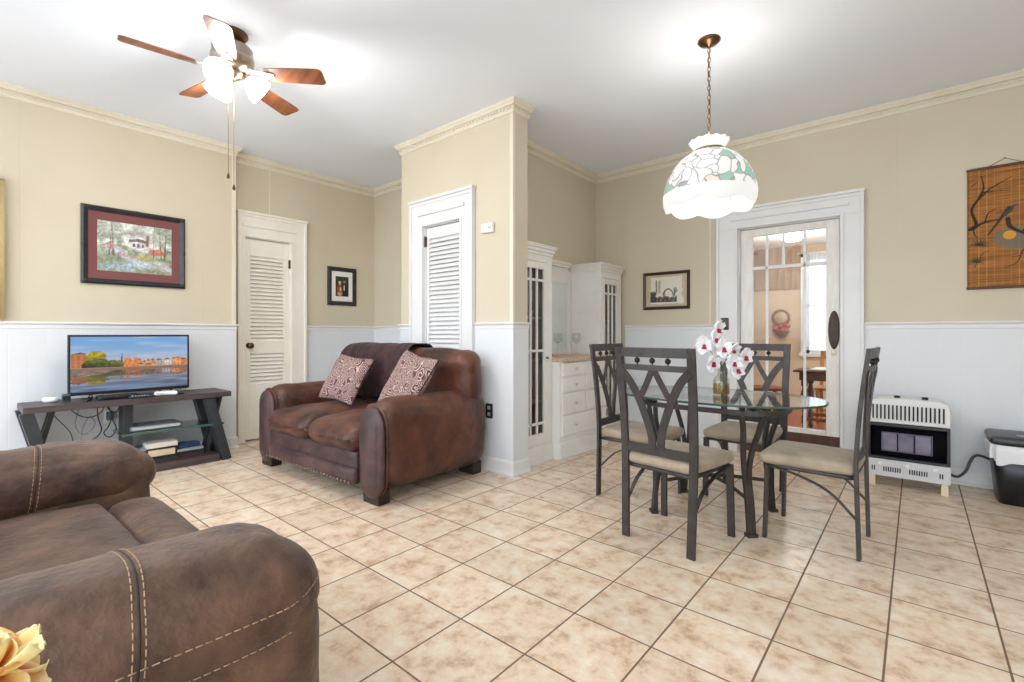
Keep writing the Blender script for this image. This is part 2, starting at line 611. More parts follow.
def trims(p0, p1, n, side, crown=True, rail=True, e0=0.0, e1=0.0):
    p0, p1 = Vector(p0), Vector(p1)
    if crown:
        trim_n[0] += 1
        run(p0, p1, n, CROWN, 'trim_%d' % trim_n[0], M_trimc, CEIL, e0 * 0.052, e1 * 0.052, dentil=(0.034, 0.024, -0.058))
    if rail:
        trim_n[0] += 1
        run(p0, p1, n, RAILP, 'trim_%d' % trim_n[0], M_white, RAIL, e0 * 0.03, e1 * 0.03)
        trim_n[0] += 1
        run(p0, p1, n, [(0, 0), (0.009, 0), (0.009, RAIL - 0.05), (0, RAIL - 0.05)], 'trim_%d' % trim_n[0], M_wains, 0, e0 * 0.009, e1 * 0.009)
        run(p0, p1, n, BASEP, 'baseboard_' + side, M_white, 0.0, e0 * 0.03, e1 * 0.03)

trims((TVX, YF), (TVX, JY), (1, 0), 'left', e1=1)
trims((DX, JY), (DX, FARY), (1, 0), 'recess', rail=False, e1=-1)
trims((DX, 2.70), (DX, FARY), (1, 0), 'recess', crown=False, e1=-1)
trims((DX, FARY), (CX0, FARY), (0, -1), 'far', e0=-1, e1=-1)
trims((CX0, CY), (CX1, CY), (0, -1), 'closet', rail=False, e0=1, e1=1)
trims((CX0, FARY), (CX0, CY), (-1, 0), 'closet_left', e1=1)
trims((CX0, CY), (-3.768, CY), (0, -1), 'closet_front', crown=False, e0=1)
trims((-2.912, CY), (CX1, CY), (0, -1), 'closet_front_right', crown=False, e1=1)
trims((CX1, CY), (CX1, AY), (1, 0), 'closet_right', e0=1, e1=0.5)
trims((AX, AY), (AX, BY), (1, 0), 'alcove', rail=False, e1=-1)
trims((AX, BY), (XR, BY), (0, -1), 'back', rail=False, e0=-1)
trims((-2.53, BY), (-1.525, BY), (0, -1), 'back_left', crown=False)
trims((-0.338, BY), (XR, BY), (0, -1), 'back_right', crown=False)
trim_n[0] += 1
struct(MB().bb(TVX - 0.003, TVX + 0.006, JY - 0.03, JY + 0.006, RAIL, CEIL - 0.09), 'trim_%d' % trim_n[0], M_trimc)
trim_n[0] += 1
struct(MB().bb(CX1 - 0.03, CX1 + 0.004, CY - 0.006, CY + 0.02, RAIL, CEIL - 0.09), 'trim_%d' % trim_n[0], M_trimc)
trim_n[0] += 1      # board joints of the panelling above the doors
struct(MB().bb(DX, DX + 0.005, 2.285, 2.297, 2.44, CEIL - 0.09), 'trim_%d' % trim_n[0], M_trimc)
trim_n[0] += 1
struct(MB().bb(-1.605, -1.59, BY - 0.005, BY, RAIL, CEIL - 0.09), 'trim_%d' % trim_n[0], M_trimc)

# ------------------------------------------------------------------ doors (part of the room)
def casing(name, w_in, h_in, w_l, w_r, top, material, parent, depth=0.03, jamb=0.14):
    """door surround in local coords: x along the wall, -y towards the room, opening x 0..w_in"""
    mb = MB()
    H = h_in + top
    mb.bb(-w_l, 0, -depth, 0, 0, h_in).bb(w_in, w_in + w_r, -depth, 0, 0, h_in)
    mb.bb(-w_l, w_in + w_r, -depth, 0, h_in, H)
    # back band
    mb.bb(-w_l - 0.004, -w_l + 0.022, -depth - 0.016, 0, 0, H).bb(w_in + w_r - 0.022, w_in + w_r + 0.004, -depth - 0.016, 0, 0, H)
    mb.bb(-w_l - 0.012, w_in + w_r + 0.012, -depth - 0.024, 0, H - 0.006, H + 0.02)
    mb.bb(-w_l, w_in + w_r, -depth - 0.010, 0, H - 0.035, H - 0.006)
    # inner bead
    mb.bb(-0.022, 0.004, -depth - 0.008, 0.001, 0, h_in + 0.02).bb(w_in - 0.004, w_in + 0.022, -depth - 0.008, 0.001, 0, h_in + 0.02)
    mb.bb(0.004, w_in - 0.004, -depth - 0.008, 0.001, h_in - 0.004, h_in + 0.02)
    # raised strip across the head
    mb.bb(-w_l * 0.35, w_in + w_r * 0.35, -depth - 0.016, 0, h_in + top * 0.42, h_in + top * 0.55)
    # jamb lining
    mb.bb(0, 0.012, 0, jamb, 0, h_in).bb(w_in - 0.012, w_in, 0, jamb, 0, h_in).bb(0.012, w_in - 0.012, 0, jamb, h_in - 0.012, h_in)
    return mb.build(name, material, parent, bevel=0.003)

def louvre_door(name, loc, rz, w, h, lou_w, panels, casing_args, material, knob_at, hinge_z, hinge_side, knob):
    root = bpy.data.objects.new(name, None)
    COL.objects.link(root)
    root.location = loc
    root.rotation_euler = (0, 0, rz)
    root['kind'] = 'structure'
    casing('door_casing', w, h, *casing_args, M_white if material is M_white else M_doorcream, root)
    x0, x1 = 0.0135, w - 0.0135
    l0 = (w - lou_w) / 2
    l1 = w - l0
    y0, y1 = 0.012, 0.047
    fr = MB()
    fr.bb(x0, l0, y0, y1, 0.015, h - 0.018).bb(l1, x1, y0, y1, 0.015, h - 0.018)
    edges = [0.015] + [z for p in panels for z in p] + [h - 0.018]
    for i in range(0, len(edges), 2):
        fr.bb(l0, l1, y0, y1, edges[i], edges[i + 1])
    fr.build('door_frame', material, root, bevel=0.003)
    for a, b in panels:
        lv = MB()
        n = int(round((b - a) / 0.041))
        st = (b - a) / n
        R = Matrix.Rotation(math.radians(56), 3, 'X')
        for i in range(n):
            lv.box(((l0 + l1) / 2, (y0 + y1) / 2, a + (i + 0.5) * st), (lou_w + 0.004, 0.048, 0.007), R)
        lv.build('louver_panel', material, root, bevel=0.0015)
    if knob:
        kx, kz = knob_at
        R = Matrix.Rotation(math.radians(90), 3, 'X')
        kb = MB().lathe([(0.03, 0.0), (0.03, 0.006), (0.012, 0.012), (0.011, 0.035), (0.028, 0.045), (0.032, 0.058), (0.024, 0.070), (0.0001, 0.073)], (kx, y0, kz), 20, R)
        kb.build('door_knob', M_bronze, root)
    for hz in hinge_z:
        hx = x1 + 0.002 if hinge_side > 0 else x0 - 0.002
        MB().bb(hx - 0.008, hx + 0.008, y0 - 0.02, y0 + 0.004, hz - 0.045, hz + 0.045).tube([(hx, y0 - 0.018, hz - 0.05), (hx, y0 - 0.018, hz + 0.05)], 0.007).build('hinge', M_bronze, root)
    return root

# left door: wall runs along +y, room is +x  -> local x = world y needs rz=90deg, local -y = +x
d1 = louvre_door('door_1', (DX, D1[0], 0), PI / 2, D1[1] - D1[0], D1[2], 0.355, [(0.60, 0.93), (1.06, 1.98)], (0.065, 0.165, 0.245), M_doorcream,
                 (0.055, 1.02), (0.35, 1.93), 1, True)
d2 = louvre_door('door_2', (D2[0], CY, 0), 0, D2[1] - D2[0], D2[2], 0.42, [(0.25, 0.92), (1.02, 2.045)], (0.18, 0.158, 0.235), M_white,
                 (0.47, 1.0), (0.3, 2.02), -1, False)

# glazed door
d3 = bpy.data.objects.new('door_3', None)
COL.objects.link(d3)
d3.location = (D3[0], BY, 0)
d3['kind'] = 'structure'
W3, H3 = D3[1] - D3[0], D3[2]
casing('door_casing', W3, H3, 0.187, 0.158, 0.178, M_white, d3, jamb=0.15)
gx0, gx1, gz0, gz1 = 0.125, 0.722, 0.285, 2.082
ya, yb = 0.03, 0.07
fr = MB()
fr.bb(0.016, gx0, ya, yb, 0.24, H3 - 0.016).bb(gx1, W3 - 0.016, ya, yb, 0.24, H3 - 0.016)
fr.bb(gx0, gx1, ya, yb, gz1, H3 - 0.016).bb(gx0, gx1, ya, yb, 0.24, gz0)
fr.build('door_frame', M_worn, d3, bevel=0.004)
MB().bb(0.016, W3 - 0.016, ya + 0.002, yb, 0.012, 0.238).build('kick_board', M_wood_dark, d3, bevel=0.004)['label'] = 'bare brown wood bottom rail'
mu = MB()
vm = [gx0 + 0.122, gx0 + 0.262, gx0 + 0.432]
for k, x in enumerate(vm):
    mu.bb(x - 0.010, x + 0.010, ya + 0.006, yb - 0.006, 1.775 if k == 1 else gz0, gz1)
mu.bb(gx0, gx1, ya + 0.006, yb - 0.006, 1.758, 1.790)
mu.build('muntins', M_white, d3, bevel=0.003)
MB().bb(gx0, gx1, 0.048, 0.052, gz0, gz1).build('glass_pane', M_pane, d3)
R90 = Matrix.Rotation(math.radians(90), 3, 'X')
pp = MB().lathe([(0.0001, 0.012), (0.6, 0.012), (0.9, 0.009), (1.0, 0.0)], (0.782, ya, 1.178), 28, R90 @ Matrix.Diagonal((0.044, 0.17, 1)).to_3x3())
pl = pp.build('push_plate', mat('dark_carved_wood', rgb(58, 44, 40), 0.5, c2=rgb(76, 58, 52), nscale=20, bump=0.4, bscale=60), d3)
pl['label'] = 'long dark oval push plate'
MB().rbox((0.782, ya - 0.008, 0.985), (0.038, 0.022, 0.05), 0.008, 4).build('thumb_latch', M_trimc, d3)

# ------------------------------------------------------------------ the room beyond the glazed door
BZ, BYE = 2.50, 8.5
bx0, bx1 = -4.0, 1.2
M_bwall = mat('beige_pink_wall', rgb(206, 182, 158), 0.7, c2=rgb(218, 196, 172), nscale=1.5)
M_bpanel = mat('taupe_panelling', rgb(150, 122, 100), 0.7, c2=rgb(186, 160, 136), nscale=3, stretch=(7, 7, 0.5), detail=4)
M_bfloor = mat('red_wood_floor', rgb(136, 66, 36), 0.3, c2=rgb(176, 96, 54), nscale=3, stretch=(9, 1, 1), detail=5)
struct(MB().bb(bx0, bx1, 5.16, BYE, -0.1, 0.0), 'floor_beyond', M_bfloor)
struct(MB().bb(bx0, bx1, 5.16, BYE + 0.1, BZ, BZ + 0.1), 'ceiling_beyond', mat('white_ceiling_paint', rgb(240, 236, 230), 0.7))
WX0, WX1, WZ0, WZ1 = -1.30, -0.45, 0.85, 2.32
struct(MB().bb(bx0, WX0, BYE, BYE + 0.12, 0, BZ).bb(WX1, bx1, BYE, BYE + 0.12, 0, BZ).bb(WX0, WX1, BYE, BYE + 0.12, 0, WZ0)
       .bb(WX0, WX1, BYE, BYE + 0.12, WZ1, BZ), 'wall_beyond', M_bwall)
struct(MB().bb(bx0 - 0.1, bx0, 5.16, BYE, 0, BZ), 'wall_beyond_left', M_bwall)
struct(MB().bb(bx0, WX0 - 0.06, BYE - 0.02, BYE, 1.84, BZ), 'trim_90', M_bpanel)
wn = MB()
wn.bb(WX0, WX1, BYE + 0.02, BYE + 0.06, WZ0, WZ0 + 0.05).bb(WX0, WX1, BYE + 0.02, BYE + 0.06, WZ1 - 0.05, WZ1)
wn.bb(WX0, WX0 + 0.05, BYE + 0.02, BYE + 0.06, WZ0, WZ1).bb(WX1 - 0.05, WX1, BYE + 0.02, BYE + 0.06, WZ0, WZ1)
wn.bb(WX0, WX1, BYE + 0.02, BYE + 0.06, 1.56, 1.60)
wn.bb(WX0 - 0.06, WX0, BYE - 0.02, BYE, WZ0 - 0.08, WZ1 + 0.06).bb(WX1, WX1 + 0.06, BYE - 0.02, BYE, WZ0 - 0.08, WZ1 + 0.06).bb(WX0 - 0.06, WX1 + 0.06, BYE - 0.02, BYE, WZ1, WZ1 + 0.06).bb(WX0 - 0.08, WX1 + 0.08, BYE - 0.05, BYE, WZ0 - 0.05, WZ0)
win = struct(wn, 'window_1', M_white)
MB().bb(WX0 + 0.05, WX1 - 0.05, BYE + 0.035, BYE + 0.04, WZ0 + 0.05, WZ1 - 0.05).build('window_glass', M_pane, win)
# sheer curtain on the window
sh = MB()
vs, fs = [], []
nn = 60
for i in range(nn + 1):
    x = WX0 - 0.02 + (WX1 - WX0 + 0.04) * i / nn
    yy = BYE - 0.07 + 0.018 * math.sin(i * 1.35)
    vs += [(x, yy, 0.95), (x, yy, 2.36)]
for i in range(nn):
    fs.append((2 * i, 2 * i + 2, 2 * i + 3, 2 * i + 1))
def translucent(name, c, f=0.6):
    m = bpy.data.materials.new(name)
    m.use_nodes = True
    nt = m.node_tree
    for n in list(nt.nodes):
        nt.nodes.remove(n)
    out = nt.nodes.new('ShaderNodeOutputMaterial')
    a = nt.nodes.new('ShaderNodeBsdfTranslucent'); a.inputs[0].default_value = c
    b = nt.nodes.new('ShaderNodeBsdfDiffuse'); b.inputs[0].default_value = c
    t = nt.nodes.new('ShaderNodeBsdfTransparent')
    m1 = nt.nodes.new('ShaderNodeMixShader'); m1.inputs[0].default_value = f
    nt.links.new(b.outputs[0], m1.inputs[1]); nt.links.new(a.outputs[0], m1.inputs[2])
    m2 = nt.nodes.new('ShaderNodeMixShader'); m2.inputs[0].default_value = 0.25
    nt.links.new(m1.outputs[0], m2.inputs[1]); nt.links.new(t.outputs[0], m2.inputs[2])
    nt.links.new(m2.outputs[0], out.inputs[0])
    return m
sh.add(vs, fs, True)
cu = thing('sheer_curtain', 'white sheer curtain over the window in the room beyond the glazed door', 'curtain', (0, 0, 0))
sh.build('curtain_cloth', translucent('sheer', rgb(232, 234, 238), 0.7), cu)
MB().tube([(WX0 - 0.1, BYE - 0.07, 2.37), (WX1 + 0.1, BYE - 0.07, 2.37)], 0.01).build('curtain_rod', M_plate, cu)
# brown drape to the left
dr = thing('brown_drape', 'brown gathered drape hanging at the left of the far room, seen through the glazed door', 'curtain', (0, 0, 0))
vs, fs = [], []
for i in range(41):
    x = -2.72 + 0.70 * i / 40
    yy = BYE - 0.09 + 0.022 * math.sin(i * 1.1)
    vs += [(x, yy, 0.6), (x, yy, 2.42)]
for i in range(40):
    fs.append((2 * i, 2 * i + 2, 2 * i + 3, 2 * i + 1))
MB().add(vs, fs, True).build('drape_cloth', mat('brown_drape_cloth', rgb(150, 118, 96), 0.8, c2=rgb(178, 146, 120), nscale=2, stretch=(8, 8, 0.3)), dr)
MB().tube([(-2.78, BYE - 0.09, 2.43), (-1.95, BYE - 0.09, 2.43)], 0.012).build('drape_rod', M_wood_dark, dr)
# lamp on that ceiling
cl = thing('ceiling_light', 'white glowing bowl ceiling light in the room beyond the glazed door', 'lamp', (-1.25, 7.2, BZ))
MB().lathe([(0.09, 0.0), (0.09, -0.02), (0.03, -0.03)], (0, 0, 0), 20).build('canopy', M_brass, cl)
MB().lathe([(0.0001, -0.14), (0.08, -0.13), (0.14, -0.09), (0.165, -0.035), (0.15, -0.03)], (0, 0, 0), 24).build('glass_bowl', emis('bowl_glow', (1, 0.93, 0.82, 1), 7.0), cl)
pl_ = bpy.data.lights.new('ceiling_light_bulb', 'POINT'); pl_.energy = BEYOND_W; pl_.color = (1, 0.96, 0.90); pl_.shadow_soft_size = 0.12
po = bpy.data.objects.new('ceiling_light_bulb', pl_); COL.objects.link(po); po.location = (-1.25, 7.2, 2.18)

# wall decorations on the far wall
wp = thing('wall_plate', 'round dark-rimmed plate hung on the wall beyond the glazed door', 'plate', (-1.63, BYE - 0.01, 1.40))
MB().lathe([(0.0001, 0.016), (0.07, 0.012), (0.095, 0.018), (0.125, 0.022), (0.13, 0.014), (0.10, 0.0)], (0, 0, 0), 28, R90).build('plate_rim', mat('brown_plate', rgb(138, 108, 84), 0.4), wp)
MB().lathe([(0.0001, 0.022), (0.085, 0.022), (0.09, 0.016)], (0, 0, 0), 28, R90).build('plate_center', mat('tan_plate', rgb(196, 170, 142), 0.4), wp)
wb = thing('wall_basket', 'small wall basket of red flowers below the plate beyond the glazed door', 'basket', (-1.61, BYE - 0.04, 1.18))
MB().lathe([(0.02, -0.10), (0.07, -0.06), (0.10, 0.0), (0.105, 0.01)], (0, 0, 0), 18, sy=0.45).build('basket', mat('brown_wicker', rgb(120, 88, 62), 0.8), wb)
fw = MB()
for i in range(16):
    fw.sphere((random.uniform(-0.11, 0.11), random.uniform(-0.06, 0.0), random.uniform(0.02, 0.10)), random.uniform(0.022, 0.036), 5)
fw.build('red_blooms', mat('red_petals', rgb(176, 62, 62), 0.6, c2=rgb(202, 104, 96), nscale=20), wb)

# turned wooden table beyond
tb = thing('wooden_table', 'red-brown wooden table with turned legs beyond the glazed door', 'table', (-0.62, 6.62, 0))
MB().rbox((0, 0, 0.715), (0.95, 0.62, 0.03), 0.012, 4).build('tabletop', M_wood_dark, tb)
MB().bb(-0.40, 0.40, -0.25, -0.23, 0.61, 0.70).bb(-0.40, 0.40, 0.23, 0.25, 0.61, 0.70).bb(-0.42, -0.40, -0.23, 0.23, 0.61, 0.70).bb(0.40, 0.42, -0.23, 0.23, 0.61, 0.70).build('apron', M_wood_dark, tb)
TL = [(0.016, 0), (0.026, 0.02), (0.028, 0.06), (0.018, 0.08), (0.030, 0.13), (0.030, 0.19), (0.018, 0.22), (0.024, 0.28), (0.038, 0.38), (0.040, 0.44), (0.026, 0.50), (0.020, 0.53), (0.034, 0.55), (0.034, 0.70)]
for sx in (-1, 1):
    for sy in (-1, 1):
        MB().lathe(TL, (sx * 0.37, sy * 0.215, 0), 14).build('leg', M_wood_dark, tb)
for sy in (-1, 1):
    MB().bb(-0.355, 0.355, sy * 0.215 - 0.01, sy * 0.215 + 0.01, 0.145, 0.18).build('stretcher', M_wood_red, tb)
tc_ = thing('table_runner', 'white cloth lying on the wooden table beyond the glazed door', 'cloth', (-0.72, 6.6, 0.7325))
MB().rbox((0, 0, 0.006), (0.42, 0.5, 0.012), 0.005, 8, wr=0.002, wscale=12).build('cloth', M_paper, tc_)

def wooden_chair(loc, rz, label, m, group):
    t = thing('wooden_chair', label, 'chair', loc, rz, group)
    for sx in (-1, 1):
        MB().bar(curve([(sx * 0.19, -0.20, 0), (sx * 0.19, -0.19, 0.44), (sx * 0.19, -0.30, 0.90)]), 0.04, 0.035, (1, 0, 0)).build('leg', m, t, bevel=0.004)
        MB().lathe([(0.014, 0), (0.022, 0.1), (0.018, 0.2), (0.026, 0.42)], (sx * 0.18, 0.19, 0), 10).build('leg', m, t)
    MB().rbox((0, 0, 0.445), (0.44, 0.44, 0.04), 0.015, 5).build('seat', m, t)
    MB().rbox((0, -0.285, 0.87), (0.42, 0.03, 0.10), 0.012, 5).build('top_rail', m, t)
    MB().rbox((0, -0.222, 0.60), (0.36, 0.02, 0.05), 0.008, 4).build('back_rail', m, t)
    for k in (-1, 0, 1):
        MB().bar([(k * 0.09, -0.222, 0.60), (k * 0.09, -0.283, 0.85)], 0.045, 0.012, (1, 0, 0)).build('back_slat', m, t, bevel=0.002)
    MB().tube([(-0.18, 0.19, 0.18), (0.18, 0.19, 0.18)], 0.011).build('stretcher', m, t)
    return t
wooden_chair((-1.52, 6.85, 0), math.radians(-62), 'red-brown wooden chair side-on beyond the glazed door, left of the wooden table', M_wood_red, 'wooden chairs beyond the glazed door')
wooden_chair((-0.78, 7.35, 0), math.radians(180), 'honey wooden chair behind the wooden table beyond the glazed door', mat('honey_wood', rgb(160, 108, 58), 0.4, c2=rgb(190, 136, 80), nscale=3, stretch=(6, 6, 1)), 'wooden chairs beyond the glazed door')

# ------------------------------------------------------------------ foreground recliner sofa (faces +y)
rc = thing('recliner_sofa', 'large brown suede recliner sofa in the left foreground with tan double stitching', 'sofa', (-1.86, 0.005, 0))
AXO = 0.70       # arm centre offset

def stitch_line(mb, pts, r=0.0013, dash=0.011, gap=0.005):
    """dashed thread along a polyline"""
    P = [Vector(p) for p in pts]
    acc, cur, on = 0.0, [P[0]], True
    for a, b in zip(P, P[1:]):
        L = (b - a).length
        d = 0.0
        while d < L - 1e-9:
            lim = dash if on else gap
            stp = min(lim - acc, L - d)
            d += stp
            acc += stp
            q = a + (b - a) * (d / L)
            if on:
                cur.append(q)
            if acc >= lim - 1e-9:
                if on and len(cur) > 1:
                    mb.tube(cur, r, 5)
                on = not on
                acc = 0.0
                cur = [q]

def pad_shape(sx):
    """outer pad of an arm: overstuffed, sloping a little to the back; returns warp"""
    def w(p, u, v, t):
        # round the front nose downward and let the pad be fullest ahead of the middle
        k = max(0.0, v)
        p.z -= 0.012 * k ** 3 * (t + 1) / 2
        return p
    return w

for sx in (-1, 1):
    cx = sx * AXO
    arm = MB().rbox((cx, 0.055, 0.305), (0.325, 0.99, 0.57), 0.075, 12, puff=(0.015, 0.01, 0), wr=0.006, wscale=5).build('arm', M_leather, rc)
    MB().rbox((cx, 0.04, 0.568), (0.34, 1.04, 0.27), 0.132, 18, puff=(0.012, 0.02, 0.012), wr=0.008, wscale=6, warp=pad_shape(sx)).build('arm_pad', M_leather, rc)

# stitching is laid on the pads by ray casting after the sofa is complete
MB().rbox((0, 0.03, 0.22), (1.10, 0.86, 0.30), 0.03, 6).build('base', M_leather, rc)
MB().rbox((0, 0.00, 0.425), (1.08, 0.78, 0.17), 0.045, 16, puff=(0, 0.0, 0.018), wr=0.007, wscale=4).build('seat_cushion', M_leather, rc)
MB().rbox((0, 0.475, 0.410), (1.07, 0.185, 0.165), 0.055, 14, puff=(0, 0.010, 0.008), wr=0.007, wscale=6).build('footrest_pad', M_leather, rc)
MB().rbox((0, 0.50, 0.20), (1.05, 0.10, 0.24), 0.04, 8, puff=(0, 0.01, 0)).build('footrest_panel', M_leather, rc)
MB().rbox((0, -0.52, 0.60), (1.30, 0.26, 0.88), 0.11, 14, puff=(0, 0.03, 0.02), wr=0.01).build('backrest', M_leather, rc)
for sx in (-1, 1):
    for y in (-0.38, 0.38):
        MB().prism([(-0.03, -0.03), (0.03, -0.03), (0.03, 0.03), (-0.03, 0.03)], 0, 0.04, Matrix.Translation((sx * 0.68, y, 0))).build('foot', M_foot, rc, bevel=0.004)

def pad_obj(sx):
    return [o for o in rc.children if o.name.startswith('arm_pad')][0 if sx < 0 else 1]

def cast(o, orig, d):
    hit, loc, nrm, idx = o.ray_cast(Vector(orig), Vector(d).normalized())
    return (loc, nrm) if hit else (None, None)

bpy.context.view_layer.update()
for sx in (-1, 1):
    po_ = pad_obj(sx)
    cx = sx * AXO
    sm = MB()
    for off in (-0.009, 0.009):
        pts = []
        for k in range(61):                                # across the pad, over its top
            th = math.radians(-28 + 236 * k / 60)
            yy = 0.20 + off + 0.02 * math.sin(th)
            loc, nrm = cast(po_, (cx + math.cos(th) * 0.5, yy, 0.585 + math.sin(th) * 0.5), (-math.cos(th), 0, -math.sin(th)))
            if loc:
                pts.append(loc + nrm * 0.0012)
        if len(pts) > 2:
            stitch_line(sm, pts)
    groove = []
    for z0, z1 in ((0.585, 0.598), (0.520, 0.540)):                # along both flanks, round the nose
        pts = []
        for side in (sx,):
            seg = []
            for k in range(40):
                yy = -0.44 + 0.90 * k / 39
                zz = z0 + (z1 - z0) * k / 39 - 0.02 * (k / 39) ** 3
                loc, nrm = cast(po_, (cx + side * 0.6, yy, zz), (-side, 0, 0))
                if loc:
                    seg.append(loc + nrm * 0.0012)
            nose = []
            for k in range(1, 12):
                th = PI * 0.62 * k / 12
                loc, nrm = cast(po_, (cx + side * math.cos(th) * 0.5, 0.42 + math.sin(th) * 0.6, z1 - 0.02), (-side * math.cos(th), -math.sin(th), 0))
                if loc:
                    nose.append(loc + nrm * 0.0012)
            pts += seg + nose
        if len(pts) > 2:
            stitch_line(sm, pts)
    o = sm.build('stitching', M_stitch, rc)
    o['label'] = 'tan double stitching on the arm pad'
    # sewn-in welt between the two cross seams
    wl = MB()
    pts = []
    for k in range(61):
        th = math.radians(-28 + 236 * k / 60)
        yy = 0.20 + 0.02 * math.sin(th)
        loc, nrm = cast(po_, (cx + math.cos(th) * 0.5, yy, 0.585 + math.sin(th) * 0.5), (-math.cos(th), 0, -math.sin(th)))
        if loc:
            pts.append(loc - nrm * 0.001)
    wl.tube(pts, 0.0028, 6)
    wl.build('seam', mat('dark_seam', rgb(52, 34, 27), 0.7) if sx < 0 else bpy.data.materials['dark_seam'], rc)

# ------------------------------------------------------------------ artificial flower beside the sofa arm
st = thing('side_table', 'small round dark side table beside the recliner arm, under the orange silk flower', 'table', (-0.79, 0.03, 0))
MB().lathe([(0.0001, 0.455), (0.135, 0.455), (0.14, 0.46), (0.14, 0.475), (0.135, 0.48), (0.0001, 0.48)], (0, 0, 0), 28).build('tabletop', M_espresso, st)
MB().lathe([(0.10, 0.0), (0.10, 0.012), (0.025, 0.03), (0.018, 0.06), (0.018, 0.43), (0.05, 0.4545)], (0, 0, 0), 20).build('pedestal', M_espresso, st)
fl_ = thing('artificial_flower', 'yellow and orange silk flower at the lower left corner in front of the recliner arm', 'flower', (-0.812, 0.022, 0.4805))
MB().lathe([(0.035, 0.0), (0.05, 0.02), (0.055, 0.07), (0.035, 0.13), (0.022, 0.16), (0.028, 0.175), (0.020, 0.16), (0.03, 0.07), (0.0001, 0.01)], (0, 0, 0), 22, cap=False).build('vase', M_espresso, fl_)
MB().tube(curve([(0, 0, 0.02), (0, 0, 0.16), (0.005, 0.005, 0.27)]), 0.004, 6).build('stem', mat('green_stem', rgb(84, 104, 56), 0.6), fl_)
M_pet = bpy.data.materials.new('silk_petal')
M_pet.use_nodes = True
_nt = M_pet.node_tree
_p = _nt.nodes['Principled BSDF']; _p.inputs['Roughness'].default_value = 0.7
_a = _nt.nodes.new('ShaderNodeAttribute'); _a.attribute_name = 'Col'
_nt.links.new(_a.outputs[0], _p.inputs['Base Color'])

def petal(name, parent, M, length, width, curl, cols, seed=0, mat_=None, cup=0.3):
    """a thin curved petal: root at origin along +x; cols = (root, mid, edge) colours"""
    nu, nv = 10, 8
    vs, cs, fs = [], [], []
    rnd = random.Random(seed)
    ph = rnd.uniform(0, 6)
    for i in range(nu + 1):
        u = i / nu
        w = width * math.sin(PI * min(1, u * 0.85 + 0.08)) ** 0.7
        for j in range(nv + 1):
            v = j / nv * 2 - 1
            x = length * u * (1 - 0.12 * v * v * u)
            y = w * v / 2
            z = curl * length * u * u + cup * width * v * v * 0.5 + 0.09 * length * u * math.sin(6 * v + ph)
            vs.append(M @ Vector((x, y, z)))
            e = max(u, abs(v) ** 2 * 0.9)
            a = cols[0] if e < 0.5 else cols[1]
            b = cols[1] if e < 0.5 else cols[2]
            k = (e * 2) % 1.0 if e < 1 else 1.0
            cs.append([a[q] + (b[q] - a[q]) * k for q in range(3)] + [1])
    for i in range(nu):
        for j in range(nv):
            a = i * (nv + 1) + j
            fs.append((a, a + 1, a + nv + 2, a + nv + 1))
    me = bpy.data.meshes.new(name)
    me.from_pydata([tuple(v) for v in vs], [], fs)
    me.polygons.foreach_set('use_smooth', [True] * len(fs))
    me.materials.append(mat_ or M_pet)
    at = me.color_attributes.new('Col', 'FLOAT_COLOR', 'POINT')
    at.data.foreach_set('color', np.array(cs, np.float32).ravel())
    o = bpy.data.objects.new(name, me)
    COL.objects.link(o)
    o.parent = parent
    sm_ = o.modifiers.new('thickness', 'SOLIDIFY')
    sm_.thickness = 0.0012
    return o

Y1, Y2, Y3 = rgb(222, 120, 40), rgb(246, 206, 120), rgb(250, 236, 176)
R1 = rgb(214, 108, 74)
FC = Vector((0.004, 0.008, 0.272))
for k in range(18):
    ring = 0 if k < 6 else 1 if k < 11 else 2
    az = k * 2 * PI / (7 if ring == 2 else 6) + (0.4 if ring == 1 else 0.2 if ring == 2 else 0)
    el = math.radians((8, 48, -32)[ring])
    M = Matrix.Translation(FC) @ Matrix.Rotation(az, 4, 'Z') @ Matrix.Rotation(-el, 4, 'Y')
    petal('petal', fl_, M, (0.056, 0.044, 0.060)[ring], 0.056, (0.30, 0.30, 0.10)[ring], ((Y1, R1, Y3) if k % 2 else (Y1, Y2, Y3)) if ring == 2 else (Y1, Y2, Y3) if k % 3 else (Y1, R1, Y2), k)
MB().sphere(tuple(FC + Vector((0, 0, 0.012))), 0.013, 6).build('flower_heart', mat('orange_heart', rgb(206, 92, 28), 0.8), fl_)

# ------------------------------------------------------------------ loveseat (faces -y)
LVX, LVY, LVR = -3.575, 2.385, math.radians(1.5)
lv = thing('loveseat', 'worn dark brown leather loveseat with nailhead trim and rounded arms between the two louvred doors', 'sofa', (LVX, LVY, 0), LVR)
MB().rbox((0, -0.04, 0.20), (1.30, 0.96, 0.22), 0.03, 6).build('base', M_love2, lv)
MB().rbox((0, -0.560, 0.268), (1.27, 0.06, 0.13), 0.02, 8, wr=0.004).build('front_band', M_love2, lv)
MB().rbox((0, -0.576, 0.165), (1.27, 0.075, 0.125), 0.036, 10, puff=(0, 0.010, 0.0), wr=0.004, wscale=7).build('front_rail', M_love2, lv)
nm = MB().sphere((0, 0, 0), 0.0085, 5).build('nailhead', M_nail, lv, loc=(-0.60, -0.6255, 0.128))
for i in range(1, 28):
    q = nm.copy()
    COL.objects.link(q)
    q.parent = lv
    q.location = (-0.60 + 1.20 * i / 27, -0.6255, 0.128)
for sx in (-1, 1):
    def seatwarp(p, u, v, t, sx=sx):
        if v < -0.3 and t > 0:
            p.z -= 0.02 * ((-v - 0.3) / 0.7) ** 2
        return p
    MB().rbox((sx * 0.317, -0.175, 0.418), (0.63, 0.90, 0.19), 0.078, 14, puff=(0.0, 0.02, 0.030), wr=0.010, wscale=6, warp=seatwarp).build('seat_cushion', M_love, lv)

